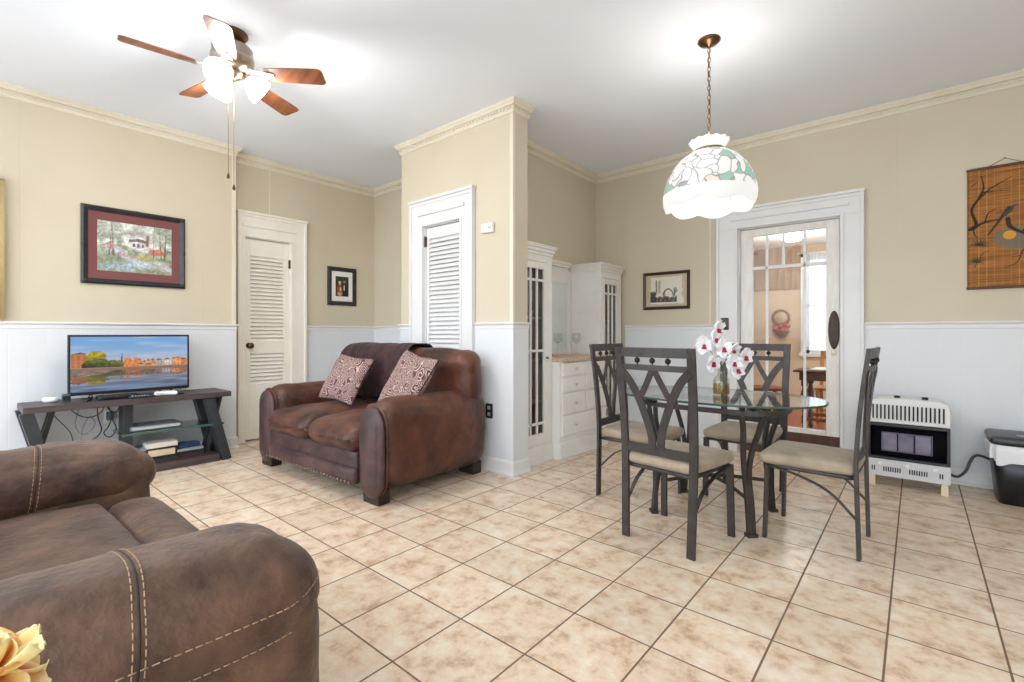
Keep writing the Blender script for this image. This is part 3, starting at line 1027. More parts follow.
def armx(k):
    # fatter in the upper half, tucked in towards the floor
    return 0.88 + 0.20 * math.sin(PI * (0.20 + 0.62 * k))
def armwarp(p, u, v, t):
    p.x *= armx((t + 1) / 2)
    if t > 0:
        p.z -= 0.02 * max(0, v) ** 2
    return p
def fpw(p, u, v, t):
    p.x *= armx((t + 1) / 2)
    p.y *= 0.22
    return p
for sx in (-1, 1):
    MB().rbox((sx * 0.765, -0.03, 0.385), (0.275, 1.06, 0.61), 0.135, 18, puff=(0.014, 0.008, 0.012), wr=0.012, wscale=5, warp=armwarp).build('arm', M_love, lv)
    MB().rbox((sx * 0.765, -0.555, 0.345), (0.250, 0.28, 0.62), 0.128, 14, puff=(0, 0.06, 0), wr=0.006, warp=fpw).build('arm_front_panel', M_love2, lv)
    MB().rbox((sx * 0.765, -0.535, 0.355), (0.270, 0.28, 0.64), 0.138, 14, wr=0.003, warp=lambda p, u, v, t: Vector((p.x * armx((t + 1) / 2), p.y * 0.07, p.z))).build('arm_piping', M_love, lv)
def backwarp(p, u, v, t):
    p.y += 0.04 * t
    return p
MB().rbox((0, 0.37, 0.50), (1.60, 0.18, 0.62), 0.085, 12, wr=0.006, warp=backwarp).build('back_frame', M_love, lv)
BC, BS, BR = (0.01, 0.345, 0.765), (1.74, 0.25, 0.50), 0.115
MB().rbox(BC, BS, BR, 20, puff=(0.01, 0.03, 0.012), wr=0.012, wscale=5).build('back_cushion', M_love, lv)
for sx in (-1, 1):
    for yy in (-0.515, 0.40):
        MB().prism([(-0.085, -0.05), (0.085, -0.05), (0.085, 0.05), (-0.085, 0.05)], 0.0, 0.10, Matrix.Translation((sx * 0.76, yy, 0))).build('foot', M_foot, lv, bevel=0.010)

# plum throw over the back
th_ = thing('throw_blanket', 'plum coloured throw draped over the back of the loveseat behind the paisley pillows', 'blanket', (LVX, LVY, 0), LVR)
prof = []
yb0, yf0, zt = BC[1] + BS[1] / 2 + 0.045, BC[1] - BS[1] / 2 - 0.047, BC[2] + BS[2] / 2 + 0.024
prof += [(yb0, 0.80), (yb0, 0.88)]
for k in range(9):
    a = PI / 2 * k / 8
    prof.append((yb0 - BR + BR * math.cos(a), zt - BR + BR * math.sin(a)))
for k in range(9):
    a = PI / 2 * k / 8
    prof.append((yf0 + BR - BR * math.sin(a), zt - BR + BR * math.cos(a)))
prof += [(yf0 - 0.004, 0.83), (yf0 - 0.006, 0.76), (yf0 - 0.004, 0.70), (yf0, 0.64), (yf0 - 0.012, 0.58)]
nx = 70
vs, fs = [], []
np_ = len(prof)
for i in range(nx + 1):
    x = -0.80 + 1.02 * i / nx
    for j, (y, z) in enumerate(prof):
        w = j / np_
        fold = 0.022 * max(0.0, mnoise.noise(Vector((x * 5.5 + 0.8 * w, w * 1.3, 0.3)))) + 0.010 * max(0, mnoise.noise(Vector((x * 14, w * 3.0, 2.0))))
        if i > nx * 0.80:
            fold += 0.010 * abs(math.sin((i - nx * 0.8) * 0.55 + w))
        fold += 0.005
        d = Vector((0, y - BC[1], z - BC[2])).normalized()
        if i < 6:      # rolls over the rounded end of the back
            z -= 0.030 * ((6 - i) / 6) ** 2
        skew = 0.10 * (w - 0.4) * (i / nx) ** 2
        vs.append((x + skew, y + d.y * fold, z + d.z * fold))
for i in range(nx):
    for j in range(np_ - 1):
        a = i * np_ + j
        fs.append((a, a + 1, a + np_ + 1, a + np_))
tb_ = MB().add(vs, fs, True).build('throw_cloth', M_throw, th_)
so = tb_.modifiers.new('thickness', 'SOLIDIFY'); so.thickness = 0.006; so.offset = 1

# paisley pillows
def paisley():
    m = bpy.data.materials.new('paisley_cloth')
    m.use_nodes = True
    nt = m.node_tree
    N, L = nt.nodes.new, nt.links.new
    p = nt.nodes['Principled BSDF']
    p.inputs['Roughness'].default_value = 0.8
    tc = N('ShaderNodeTexCoord')
    nz = N('ShaderNodeTexNoise'); nz.inputs['Scale'].default_value = 9; nz.inputs['Detail'].default_value = 1
    L(tc.outputs['Object'], nz.inputs['Vector'])
    sc = N('ShaderNodeVectorMath'); sc.operation = 'SCALE'; sc.inputs['Scale'].default_value = 0.09
    L(nz.outputs['Color'], sc.inputs[0])
    ad = N('ShaderNodeVectorMath'); ad.operation = 'ADD'
    L(tc.outputs['Object'], ad.inputs[0]); L(sc.outputs[0], ad.inputs[1])
    vo = N('ShaderNodeTexVoronoi'); vo.inputs['Scale'].default_value = 15.0; vo.inputs['Randomness'].default_value = 0.9
    L(ad.outputs[0], vo.inputs['Vector'])
    mu = N('ShaderNodeMath'); mu.operation = 'MULTIPLY'; mu.inputs[1].default_value = 34.0
    L(vo.outputs['Distance'], mu.inputs[0])
    sn = N('ShaderNodeMath'); sn.operation = 'SINE'; L(mu.outputs[0], sn.inputs[0])
    n2 = N('ShaderNodeTexNoise'); n2.inputs['Scale'].default_value = 60
    L(tc.outputs['Object'], n2.inputs['Vector'])
    a2 = N('ShaderNodeMath'); a2.operation = 'ADD'; L(sn.outputs[0], a2.inputs[0]); L(n2.outputs[0], a2.inputs[1])
    r = N('ShaderNodeValToRGB')
    e = r.color_ramp.elements
    e[0].position = 0.66; e[0].color = rgb(88, 54, 58)
    e[1].position = 0.90; e[1].color = rgb(196, 170, 158)
    k = e.new(0.78); k.color = rgb(112, 74, 74)
    L(a2.outputs[0], r.inputs[0]); L(r.outputs[0], p.inputs['Base Color'])
    b = N('ShaderNodeBump'); b.inputs['Strength'].default_value = 0.25; b.inputs['Distance'].default_value = 0.004
    L(a2.outputs[0], b.inputs['Height']); L(b.outputs[0], p.inputs['Normal'])
    return m
M_pais = paisley()

def pillow(loc, rot, label, seed, w=0.42):
    t = thing('throw_pillow', label, 'pillow', loc, 0, 'paisley pillows on the loveseat', rot=rot)
    n = 22
    vs, fs = [], []
    for s in (1, -1):
        for i in range(n + 1):
            for j in range(n + 1):
                u, v = i / n * 2 - 1, j / n * 2 - 1
                e = (1 - abs(u) ** 3.0) * (1 - abs(v) ** 3.0)
                pin = 1 - 0.09 * (1 - abs(u)) ** 1.2 * abs(v) ** 4
                pin2 = 1 - 0.09 * (1 - abs(v)) ** 1.2 * abs(u) ** 4
                zz = s * 0.068 * max(0, e) ** 0.5
                zz += 0.006 * mnoise.noise(Vector((u * 2 + seed, v * 2, s)))
                if abs(u) == 1 or abs(v) == 1:
                    zz = 0.0
                vs.append((u * w / 2 * pin2, v * w / 2 * pin, zz))
    q = (n + 1) ** 2
    for s in (0, 1):
        for i in range(n):
            for j in range(n):
                a = s * q + i * (n + 1) + j
                f = (a, a + n + 1, a + n + 2, a + 1)
                fs.append(f if s == 0 else tuple(reversed(f)))
    MB().add(vs, fs, True).build('pillow_cover', M_pais, t)
    # piped edge
    ed = []
    for i in range(4 * n):
        sdd, k = divmod(i, n)
        u = [-1 + 2 * k / n, 1, 1 - 2 * k / n, -1][sdd]
        v = [-1, -1 + 2 * k / n, 1, 1 - 2 * k / n][sdd]
        pin = 1 - 0.09 * (1 - abs(u)) ** 1.2 * abs(v) ** 4
        pin2 = 1 - 0.09 * (1 - abs(v)) ** 1.2 * abs(u) ** 4
        ed.append((u * w / 2 * pin2, v * w / 2 * pin, 0))
    MB().tube(ed, 0.005, 6, closed=True).build('piping', M_throw, t)
    return t

# ------------------------------------------------------------------ TV stand
ts = thing('tv_stand', 'dark wood and metal TV stand with crossed legs and a glass shelf under the TV', 'tv stand', (0, 0, 0))
SX0, SX1, SY0, SY1, SZ = -5.20, -4.79, 0.35, 1.69, 0.622
ts.location = ((SX0 + SX1) / 2, (SY0 + SY1) / 2, 0)
ox, oy = ts.location.x, ts.location.y
def loc_(x, y, z):
    return (x - ox, y - oy, z)
top = MB().bb(SX0 - ox, SX1 - ox, SY0 - oy, SY1 - oy, SZ - 0.046, SZ)
top.build('top_board', M_espresso, ts, bevel=0.004)
# slanting slab legs at both ends, crossed by a pair of thin bars
for (ya_, yb_, y2a, y2b) in ((SY0 + 0.02, SY0 + 0.16, SY0 + 0.17, SY0 + 0.03), (SY1 - 0.17, SY1 - 0.03, SY1 - 0.04, SY1 - 0.17)):
    MB().bar([loc_(SX1 - 0.06, ya_, SZ - 0.046), loc_(SX1 - 0.06, yb_, 0.0)], 0.075, 0.10, (0, 1, 0)).build('slab_leg', M_standleg, ts, bevel=0.003)
    MB().bar([loc_(SX0 + 0.07, ya_, SZ - 0.046), loc_(SX0 + 0.07, yb_, 0.0)], 0.075, 0.10, (0, 1, 0)).build('slab_leg', M_standleg, ts, bevel=0.003)
    for xx in (SX1 - 0.15, SX0 + 0.16):
        MB().bar([loc_(xx, y2a, SZ - 0.046), loc_(xx, y2b, 0.0)], 0.03, 0.03, (0, 1, 0)).build('cross_bar', M_standleg, ts, bevel=0.002)
MIDY = 0.965
MB().bb(SX0 + 0.10 - ox, SX1 - 0.12 - ox, MIDY - 0.03 - oy, MIDY + 0.03 - oy, 0.075, SZ - 0.046).build('middle_post', M_standleg, ts, bevel=0.003)
MB().rbox(loc_((SX0 + SX1) / 2, 1.27, 0.335), (0.38, 0.74, 0.012), 0.004, 4).build('glass_shelf', M_shelfglass, ts)
MB().bb(SX1 - 0.022 - ox, SX1 - 0.012 - ox, 0.905 - oy, 1.63 - oy, 0.325, 0.345).build('shelf_edge', M_glassedge, ts)
MB().bb(SX0 + 0.03 - ox, SX1 - 0.01 - ox, 0.62 - oy, 1.60 - oy, 0.030, 0.062).bb(SX1 - 0.03 - ox, SX1 - 0.008 - ox, 0.62 - oy, 1.60 - oy, 0.0, 0.032).build('bottom_shelf', M_espresso, ts, bevel=0.003)

# television
tv = thing('television', 'flat screen TV showing a river town at sunset, standing on the dark TV stand', 'tv', (-5.0, 1.01, SZ), math.radians(0))
TW, THh, TZ = 0.805, 0.475, 0.04
MB().bb(-0.022, 0.012, -TW / 2, TW / 2, TZ, TZ + THh).build('bezel', M_black, tv, bevel=0.004)
MB().rbox((-0.040, 0, TZ + 0.2), (0.05, 0.55, 0.30), 0.02, 5).build('back_housing', M_blackmatte, tv)
for sy in (-1, 1):
    y_ = sy * 0.27
    MB().bar(curve([(-0.11, y_ + sy * 0.03, 0.004), (-0.03, y_, 0.012), (0.0, y_, 0.042), (0.03, y_, 0.012), (0.15, y_ + sy * 0.05, 0.004)], 5), 0.02, 0.008, (0, 1, 0)).build('stand_foot', M_black, tv)

def river_town(U, V):
    hz = 0.43

    def hashc(k, seed):
        return np.abs(np.sin(k * 12.9898 + seed * 78.233) * 43758.5453) % 1.0

    def upper(U, V):
        C = np.zeros(U.shape + (3,))
        t = np.clip((V - hz) / (1 - hz), 0, 1)[..., None]
        C[:] = np.array([226, 196, 184]) * (1 - t) ** 2.2 + np.array([116, 164, 214]) * (1 - (1 - t) ** 2.2)
        C = blend(C, np.clip(vnoise(U, V, 5, 16, 3) - 0.45, 0, 1) * 0.9, [206, 206, 222])
        shade = vnoise(U, V, 70, 40, 8)
        fine = vnoise(U, V, 140, 90, 18)
        def houses(n, h0, h1, seed, col, x0=0.0, x1=1.0, k0=0.0):
            nonlocal C
            k = np.floor(U * n)
            f = U * n - k
            top = hz + k0 + h0 + h1 * hashc(k, seed)
            roof = top + 0.03 * np.clip(1 - np.abs(f - 0.5) * 2.2, 0, 1)
            inx = (U > x0) & (U < x1) & (V > hz)
            C = blend(C, (inx & (V < roof)) * 1.0, [104, 84, 92])
            body = inx & (V < top)
            tone = (0.72 + 0.45 * hashc(k, seed + 3) * shade + 0.15 * fine)[..., None]
            C = np.where(body[..., None], np.array(col) * tone, C)
            win_ = body & (np.sin(U * n * 2 * PI * 3) > 0.35) & (np.sin(V * 2 * PI * 34) > 0.2)
            C = blend(C, win_ * 0.45, [96, 62, 52])
        houses(26, 0.07, 0.06, 1, [238, 158, 96])
        houses(15, 0.03, 0.045, 5, [246, 172, 112])
        houses(7, 0.21, 0.05, 2, [240, 150, 92], 0.0, 0.115)
        houses(13, 0.095, 0.03, 4, [222, 208, 196], 0.70, 0.86)
        houses(16, 0.10, 0.07, 6, [238, 150, 86], 0.88, 1.0)
        # church with two square towers and a thin spire
        for x0, x1, h in ((0.425, 0.475, 0.17), (0.505, 0.545, 0.17), (0.39, 0.55, 0.105)):
            m = (U > x0) & (U < x1) & (V > hz) & (V < hz + h)
            C = np.where(m[..., None], np.array([228, 136, 74]) * (0.75 + 0.4 * fine[..., None]), C)
        C = blend(C, ((np.abs(U - 0.405) < 0.010 * np.clip((hz + 0.30 - V) / 0.22, 0, 1)) & (V > hz)) * 1.0, [92, 66, 92])
        def blob(cx, cy, rx, ry, col, seed):
            nonlocal C
            d = ((U - cx) / rx) ** 2 + ((V - cy) / ry) ** 2 + 0.7 * (vnoise(U, V, 44, 30, seed) - 0.5)
            sh_ = (0.45 + 0.5 * vnoise(U, V, 50, 36, seed + 1) + 0.35 * np.clip((V - cy) / ry + 0.3, -0.5, 1))[..., None]
            C = np.where((d < 1)[..., None], np.array(col) * sh_, C)
        blob(0.19, 0.60, 0.085, 0.15, [176, 160, 46], 11)
        blob(0.23, 0.50, 0.10, 0.10, [92, 104, 50], 13)
        blob(0.34, 0.49, 0.075, 0.085, [104, 116, 56], 15)
        blob(0.13, 0.47, 0.05, 0.06, [66, 76, 40], 17)
        return C
    C = upper(U, V)
    rip = (vnoise(U, V, 7, 70, 21) - 0.5) * 0.05
    wy = hz - 0.055
    R_ = upper(np.clip(U + rip, 0, 1), np.clip(hz + (wy - V) * 1.15 + 0.01 + np.abs(rip) * 0.5, 0, 1))
    dim = (0.42 + 0.30 * vnoise(U, V, 6, 40, 22))[..., None]
    C = np.where((V < wy)[..., None], R_ * dim + np.array([30, 26, 28]), C)
    C = blend(C, ((V < hz) & (V >= wy)) * 1.0, [134, 108, 98])
    C = blend(C, ((V < hz) & (V > hz - 0.012)) * 0.9, [168, 136, 116])
    q = (U < 0.46) & (V < wy + 0.005) & (V > 0.30 - 0.02 * U + 0.19 * np.clip(U / 0.46, 0, 1) ** 2 - 0.03)
    C = np.where(q[..., None], np.array([136, 118, 106]) * (0.75 + 0.4 * vnoise(U, V, 30, 60, 31)[..., None]), C)
    return C
picture('screen', TW - 0.03, THh - 0.04, river_town, attr_mat('lit_screen', 0.25, 0.95), tv, 150, (0.0135, 0, TZ + THh / 2 + 0.004), (0, 1, 0), (0, 0, 1))

# things on and in the stand
def slim_box(name, label, cat, loc, size, m, rz=0.0, group=None, m2=None):
    """a small appliance: rounded body, raised front strip"""
    t = thing(name, label, cat, loc, rz, group)
    MB().rbox((0, 0, size[2] / 2), size, min(size) * 0.22, 4).build('body', m, t)
    MB().bb(size[0] / 2 - 0.002, size[0] / 2 + 0.003, -size[1] * 0.46, size[1] * 0.46, size[2] * 0.25, size[2] * 0.75).build('front_strip', m2 or M_black, t, bevel=0.001)
    return t
slim_box('cable_box', 'black set-top box lying under the left half of the TV screen', 'box', (-4.93, 0.90, SZ + 0.0005), (0.12, 0.26, 0.032), M_black)
slim_box('media_player', 'silver grey disc player on the glass shelf of the TV stand', 'player', (-5.0, 1.15, 0.3415), (0.24, 0.36, 0.042), mat('silver_plastic', rgb(120, 124, 130), 0.35, 0.4), m2=mat('pale_plastic', rgb(188, 192, 196), 0.3))
pk = thing('white_speaker', 'small white rounded gadget left of the TV on the stand', 'gadget', (-5.05, 0.52, SZ + 0.0005))
MB().lathe([(0.03, 0), (0.045, 0.004), (0.05, 0.018), (0.046, 0.034), (0.03, 0.042), (0.0001, 0.044)], (0, 0, 0), 22).build('body', M_plate, pk)
MB().lathe([(0.0265, 0.0425), (0.028, 0.0445), (0.0265, 0.0445)], (0, 0, 0), 22, cap=False).build('ring', mat('grey_ring', rgb(150, 152, 156), 0.5), pk)
slim_box('adapter', 'dark blue-grey adapter box at the left foot of the TV', 'adapter', (-5.0, 0.60, SZ + 0.0005), (0.05, 0.05, 0.06), mat('teal_grey_plastic', rgb(62, 86, 98), 0.5))
rm = thing('remote_control', 'black remote control lying near the middle of the TV stand top', 'remote', (-4.832, 1.035, SZ + 0.0005), math.radians(84))
MB().rbox((0, 0, 0.009), (0.17, 0.045, 0.018), 0.008, 5).build('body', mat('navy_plastic', rgb(30, 36, 54), 0.4), rm)
bt = MB()
for i in range(6):
    for j in range(3):
        bt.lathe([(0.004, 0.0175), (0.004, 0.0195), (0.0001, 0.020)], (-0.06 + i * 0.02, -0.012 + j * 0.012, 0), 8)
bt.build('buttons', M_plate, rm)
cr = thing('game_controller', 'white controller lying right of the remote on the TV stand top', 'controller', (-4.875, 1.205, SZ + 0.0005), math.radians(84))
MB().rbox((0, 0, 0.02), (0.16, 0.075, 0.036), 0.017, 6, warp=lambda p, u, v, t: Vector((p.x, p.y - 0.03 * u * u, p.z))).build('body', M_plate, cr)
MB().lathe([(0.011, 0.036), (0.012, 0.044), (0.0001, 0.045)], (-0.035, 0.01, 0), 10).lathe([(0.011, 0.036), (0.012, 0.044), (0.0001, 0.045)], (0.035, 0.01, 0), 10).build('thumb_sticks', M_black, cr)

def book(name, label, cat, x, y, z, sx, sy, h, cover, rz=0.0, group=None, pages=None):
    """lies flat, spine towards the room (+x)"""
    t = thing(name, label, cat, (x, y, z), rz, group)
    c = 0.0025
    m = MB()
    m.bb(-sx / 2, sx / 2, -sy / 2, sy / 2, 0, c).bb(-sx / 2, sx / 2, -sy / 2, sy / 2, h - c, h).bb(sx / 2 - c, sx / 2, -sy / 2, sy / 2, c, h - c)
    m.build('cover', cover, t, bevel=0.0008)
    MB().bb(-sx / 2 + 0.004, sx / 2 - c, -sy / 2 + 0.003, sy / 2 - 0.003, c, h - c).build('pages', pages or M_paper, t)
    return t
BSH = 0.0625
M_dk = mat('black_case', rgb(30, 30, 34), 0.4)
M_dk2 = mat('charcoal_case', rgb(54, 50, 54), 0.45)
M_tanb = mat('tan_book', rgb(206, 182, 150), 0.6, c2=rgb(222, 202, 172), nscale=10)
M_whb = mat('off_white_book', rgb(226, 216, 208), 0.6)
M_sil = mat('grey_case', rgb(150, 154, 160), 0.4)
M_mar = mat('maroon_case', rgb(74, 40, 44), 0.45)
g = 'cases and books on the bottom shelf of the TV stand'
z = BSH
for lab, h, m in (('bottom maroon case of the left stack on the TV stand shelf', 0.030, M_mar), ('white striped case second from bottom of the left stack on the TV stand shelf', 0.022, M_whb),
                  ('dark case third from bottom of the left stack on the TV stand shelf', 0.032, M_mar), ('black case near the top of the left stack on the TV stand shelf', 0.026, M_dk),
                  ('grey case lying topmost on the left stack on the TV stand shelf', 0.018, M_sil)):
    book('disc_case', lab, 'case', -4.96, 0.96 + random.uniform(-0.012, 0.012), z, 0.19, 0.27, h, m, random.uniform(-0.04, 0.04), g, M_dk2)
    z += h + 0.0006
z = BSH
for nm, lab, h, m, sy in (('disc_case', 'charcoal case at the bottom of the middle stack on the TV stand shelf', 0.030, M_dk2, 0.21), ('disc_case', 'black case under the tan book in the middle stack on the TV stand shelf', 0.024, M_dk, 0.21),
                      ('book', 'thick tan book in the middle stack on the TV stand shelf', 0.052, M_tanb, 0.19), ('disc_case', 'thin black case between the tan and the white books', 0.016, M_dk, 0.23),
                      ('book', 'off-white book topmost of the middle stack on the TV stand shelf', 0.042, M_whb, 0.22)):
    book(nm, lab, 'book' if nm == 'book' else 'case', -4.95, 1.19 + random.uniform(-0.01, 0.01), z, 0.17, sy, h, m, random.uniform(-0.05, 0.05), g, M_dk2 if nm != 'book' else None)
    z += h + 0.0006
z = BSH
for lab, h, m in (('maroon case at the bottom of the right stack on the TV stand shelf', 0.028, M_mar), ('black case in the middle of the right stack on the TV stand shelf', 0.030, M_dk),
                  ('grey flat case on top of the right stack, under the blue cloth', 0.020, M_sil)):
    book('disc_case', lab, 'case', -4.96, 1.40 + random.uniform(-0.01, 0.01), z, 0.17, 0.20, h, m, random.uniform(-0.05, 0.05), g, M_dk2)
    z += h + 0.0006
bc_ = thing('blue_pouch', 'small navy blue cloth pouch on the right stack of cases on the TV stand shelf', 'pouch', (-4.96, 1.395, z))
MB().rbox((0, 0, 0.018), (0.12, 0.17, 0.036), 0.016, 8, puff=(0, 0, 0.006), wr=0.008, wscale=20).build('pouch', mat('navy_cloth', rgb(40, 58, 100), 0.8, c2=rgb(60, 82, 124), nscale=20), bc_)
MB().tube([(0.055, -0.08, 0.03), (0.066, 0, 0.026), (0.055, 0.08, 0.03)], 0.003, 6).build('zip', M_dk, bc_)

# cables hanging behind the stand
M_cab = mat('black_cable', rgb(30, 30, 34), 0.5)
M_cabw = mat('grey_cable', rgb(150, 156, 162), 0.5)
cabs = [
    ('thin black cable looping under the left of the TV stand top', M_cab, 0.004, [(-5.1, 0.62, 0.57), (-5.1, 0.68, 0.50), (-5.1, 0.75, 0.47), (-5.1, 0.82, 0.50), (-5.1, 0.85, 0.57)]),
    ('black cable hanging straight down behind the TV stand to the power strip', M_cab, 0.0045, [(-5.12, 0.80, 0.57), (-5.13, 0.81, 0.45), (-5.13, 0.83, 0.36), (-5.13, 0.80, 0.30), (-5.15, 0.74, 0.262)]),
    ('black cable sagging nearest the middle post under the TV stand top', M_cab, 0.004, [(-5.08, 0.84, 0.57), (-5.08, 0.88, 0.51), (-5.08, 0.92, 0.50), (-5.08, 0.95, 0.57)]),
    ('curly black cable dangling under the middle of the TV stand', M_cab, 0.0045, [(-5.1, 0.86, 0.57), (-5.1, 0.89, 0.47), (-5.1, 0.87, 0.38), (-5.1, 0.84, 0.33), (-5.1, 0.88, 0.29), (-5.1, 0.92, 0.35), (-5.1, 0.89, 0.45)]),
    ('pale grey cable bunch tangled behind the TV stand', M_cabw, 0.004, [(-5.14, 0.70, 0.57), (-5.14, 0.67, 0.42), (-5.14, 0.72, 0.33), (-5.14, 0.79, 0.40), (-5.14, 0.76, 0.47), (-5.14, 0.72, 0.40), (-5.15, 0.70, 0.27)]),
    ('thin dark wire slanting from the left under the TV stand top', M_cab, 0.003, [(-5.1, 0.50, 0.57), (-5.12, 0.57, 0.47), (-5.14, 0.64, 0.36), (-5.15, 0.66, 0.27)]),
]
for lab, m, r, pts in cabs:
    tag(MB().tube(curve(pts, 8), r, 6).build('cable', m), lab, 'cable', 'cables behind the TV stand')
ps = thing('power_strip', 'pale power strip fixed low on the wall behind the TV stand with cables', 'power strip', (TVX + 0.0205, 0.72, 0.21))
MB().rbox((0.012, 0, 0.025), (0.024, 0.26, 0.05), 0.006, 4).build('body', M_plate, ps)
for k in range(3):
    MB().rbox((0.040, -0.07 + k * 0.07, 0.025), (0.032, 0.034, 0.034), 0.006, 4).build('plug', M_dk, ps)
for y_ in (1.01,):
    wo = thing('wall_outlet', 'dark adapter plugged into a wall outlet just left of the stand middle post', 'outlet', (TVX + 0.0095, 0.90, 0.44))
    MB().rbox((0.004, 0, 0), (0.008, 0.075, 0.115), 0.003, 4).build('cover_plate', M_plate, wo)
    MB().rbox((0.026, 0, 0.01), (0.036, 0.05, 0.07), 0.008, 4).build('adapter', mat('slate_plastic', rgb(96, 112, 124), 0.5), wo)

# far-left tan curtain edge on the TV wall
ct = thing('tan_curtain', 'plain tan curtain panel at the far left edge above the chair rail', 'curtain', (0, 0, 0))
vs, fs = [], []
for i in range(31):
    yy = -0.40 + 0.685 * i / 30
    xx = TVX + 0.055 + 0.015 * math.sin(i * 1.25)
    vs += [(xx, yy, 1.255), (xx, yy, 2.30)]
for i in range(30):
    fs.append((2 * i, 2 * i + 2, 2 * i + 3, 2 * i + 1))
cc = MB().add(vs, fs, True).build('curtain_cloth', mat('tan_cloth', rgb(196, 172, 128), 0.85), ct)
so = cc.modifiers.new('thickness', 'SOLIDIFY'); so.thickness = 0.004
MB().tube([(TVX + 0.055, -0.45, 2.305), (TVX + 0.055, 0.29, 2.305)], 0.01).tube([(TVX, 0.1, 2.305), (TVX + 0.055, 0.1, 2.305)], 0.008).build('curtain_rod', M_trimc, ct)

def rot3(yaw, tilt, spin):
    M = Matrix.Rotation(math.radians(yaw), 3, 'Z') @ Matrix.Rotation(math.radians(tilt), 3, 'X') @ Matrix.Rotation(math.radians(spin), 3, 'Z')
    return M.to_euler()
pillow((-3.86, 2.29, 0.75), rot3(12, 60, -6), 'paisley throw pillow on the left seat of the loveseat, leaning on the plum throw', 1, 0.44)
pillow((-2.98, 2.275, 0.765), rot3(-6, 62, -8), 'paisley throw pillow in the corner of the loveseat by its right arm', 4, 0.50)

# ------------------------------------------------------------------ pictures on the walls
M_pic = attr_mat('picture_print', 0.35)

def framed(name, label, loc, rz, w, h, fw, fdepth, mframe, matw, mmat, fn, nx=90, ornate=False, window=None):
    """local: x right, z up, faces -y, back on the wall plane y=0"""
    t = thing(name, label, 'picture', loc, rz)
    f = MB()
    a, b = w / 2, h / 2
    prof = [(0, 0), (0, fdepth * 0.7), (fw * 0.3, fdepth), (fw * 0.62, fdepth * 0.8), (fw, fdepth * 0.45), (fw, 0)]
    cor = [(-a, -b, 1, 1), (a, -b, -1, 1), (a, b, -1, -1), (-a, b, 1, -1)]
    vs, fs = [], []
    k = len(prof)
    for cx_, cz_, sx_, sz_ in cor:
        for o_, d_ in prof:
            vs.append((cx_ + sx_ * o_, -d_, cz_ + sz_ * o_))
    for i in range(4):
        j = (i + 1) % 4
        for q in range(k - 1):
            fs.append((i * k + q, j * k + q, j * k + q + 1, i * k + q + 1))
    f.add(vs, fs)
    if ornate:
        for cx_, cz_, sx_, sz_ in cor:
            f.sphere((cx_ + sx_ * fw * 0.5, -fdepth * 0.8, cz_ + sz_ * fw * 0.5), fw * 0.42, 6, sy=0.5)
        for s in (-1, 1):
            f.sphere((s * (a - fw * 0.3), -fdepth * 0.8, 0), fw * 0.35, 6, sy=0.5, sz=2)
            f.sphere((0, -fdepth * 0.8, s * (b - fw * 0.3)), fw * 0.35, 6, sy=0.5, sx=2)
    f.build('frame', mframe, t)
    yb_ = -fdepth * 0.30
    m = MB()
    iw, ih = window if window else (a - fw - matw, b - fw - matw)
    A, B = a - fw * 0.9, b - fw * 0.9
    m.bb(-A, -iw, yb_ - 0.002, yb_ + 0.001, -B, B).bb(iw, A, yb_ - 0.002, yb_ + 0.001, -B, B)
    m.bb(-iw, iw, yb_ - 0.002, yb_ + 0.001, ih, B).bb(-iw, iw, yb_ - 0.002, yb_ + 0.001, -B, -ih)
    m.build('mat_board', mmat, t)
    picture('print', iw * 2 + 0.004, ih * 2 + 0.004, fn, M_pic, t, nx, (0, yb_ + 0.0005, 0), (1, 0, 0), (0, 0, 1))
    MB().bb(-A, A, -0.003, -0.0005, -B, B).build('backing', M_wood_dark, t)
    return t

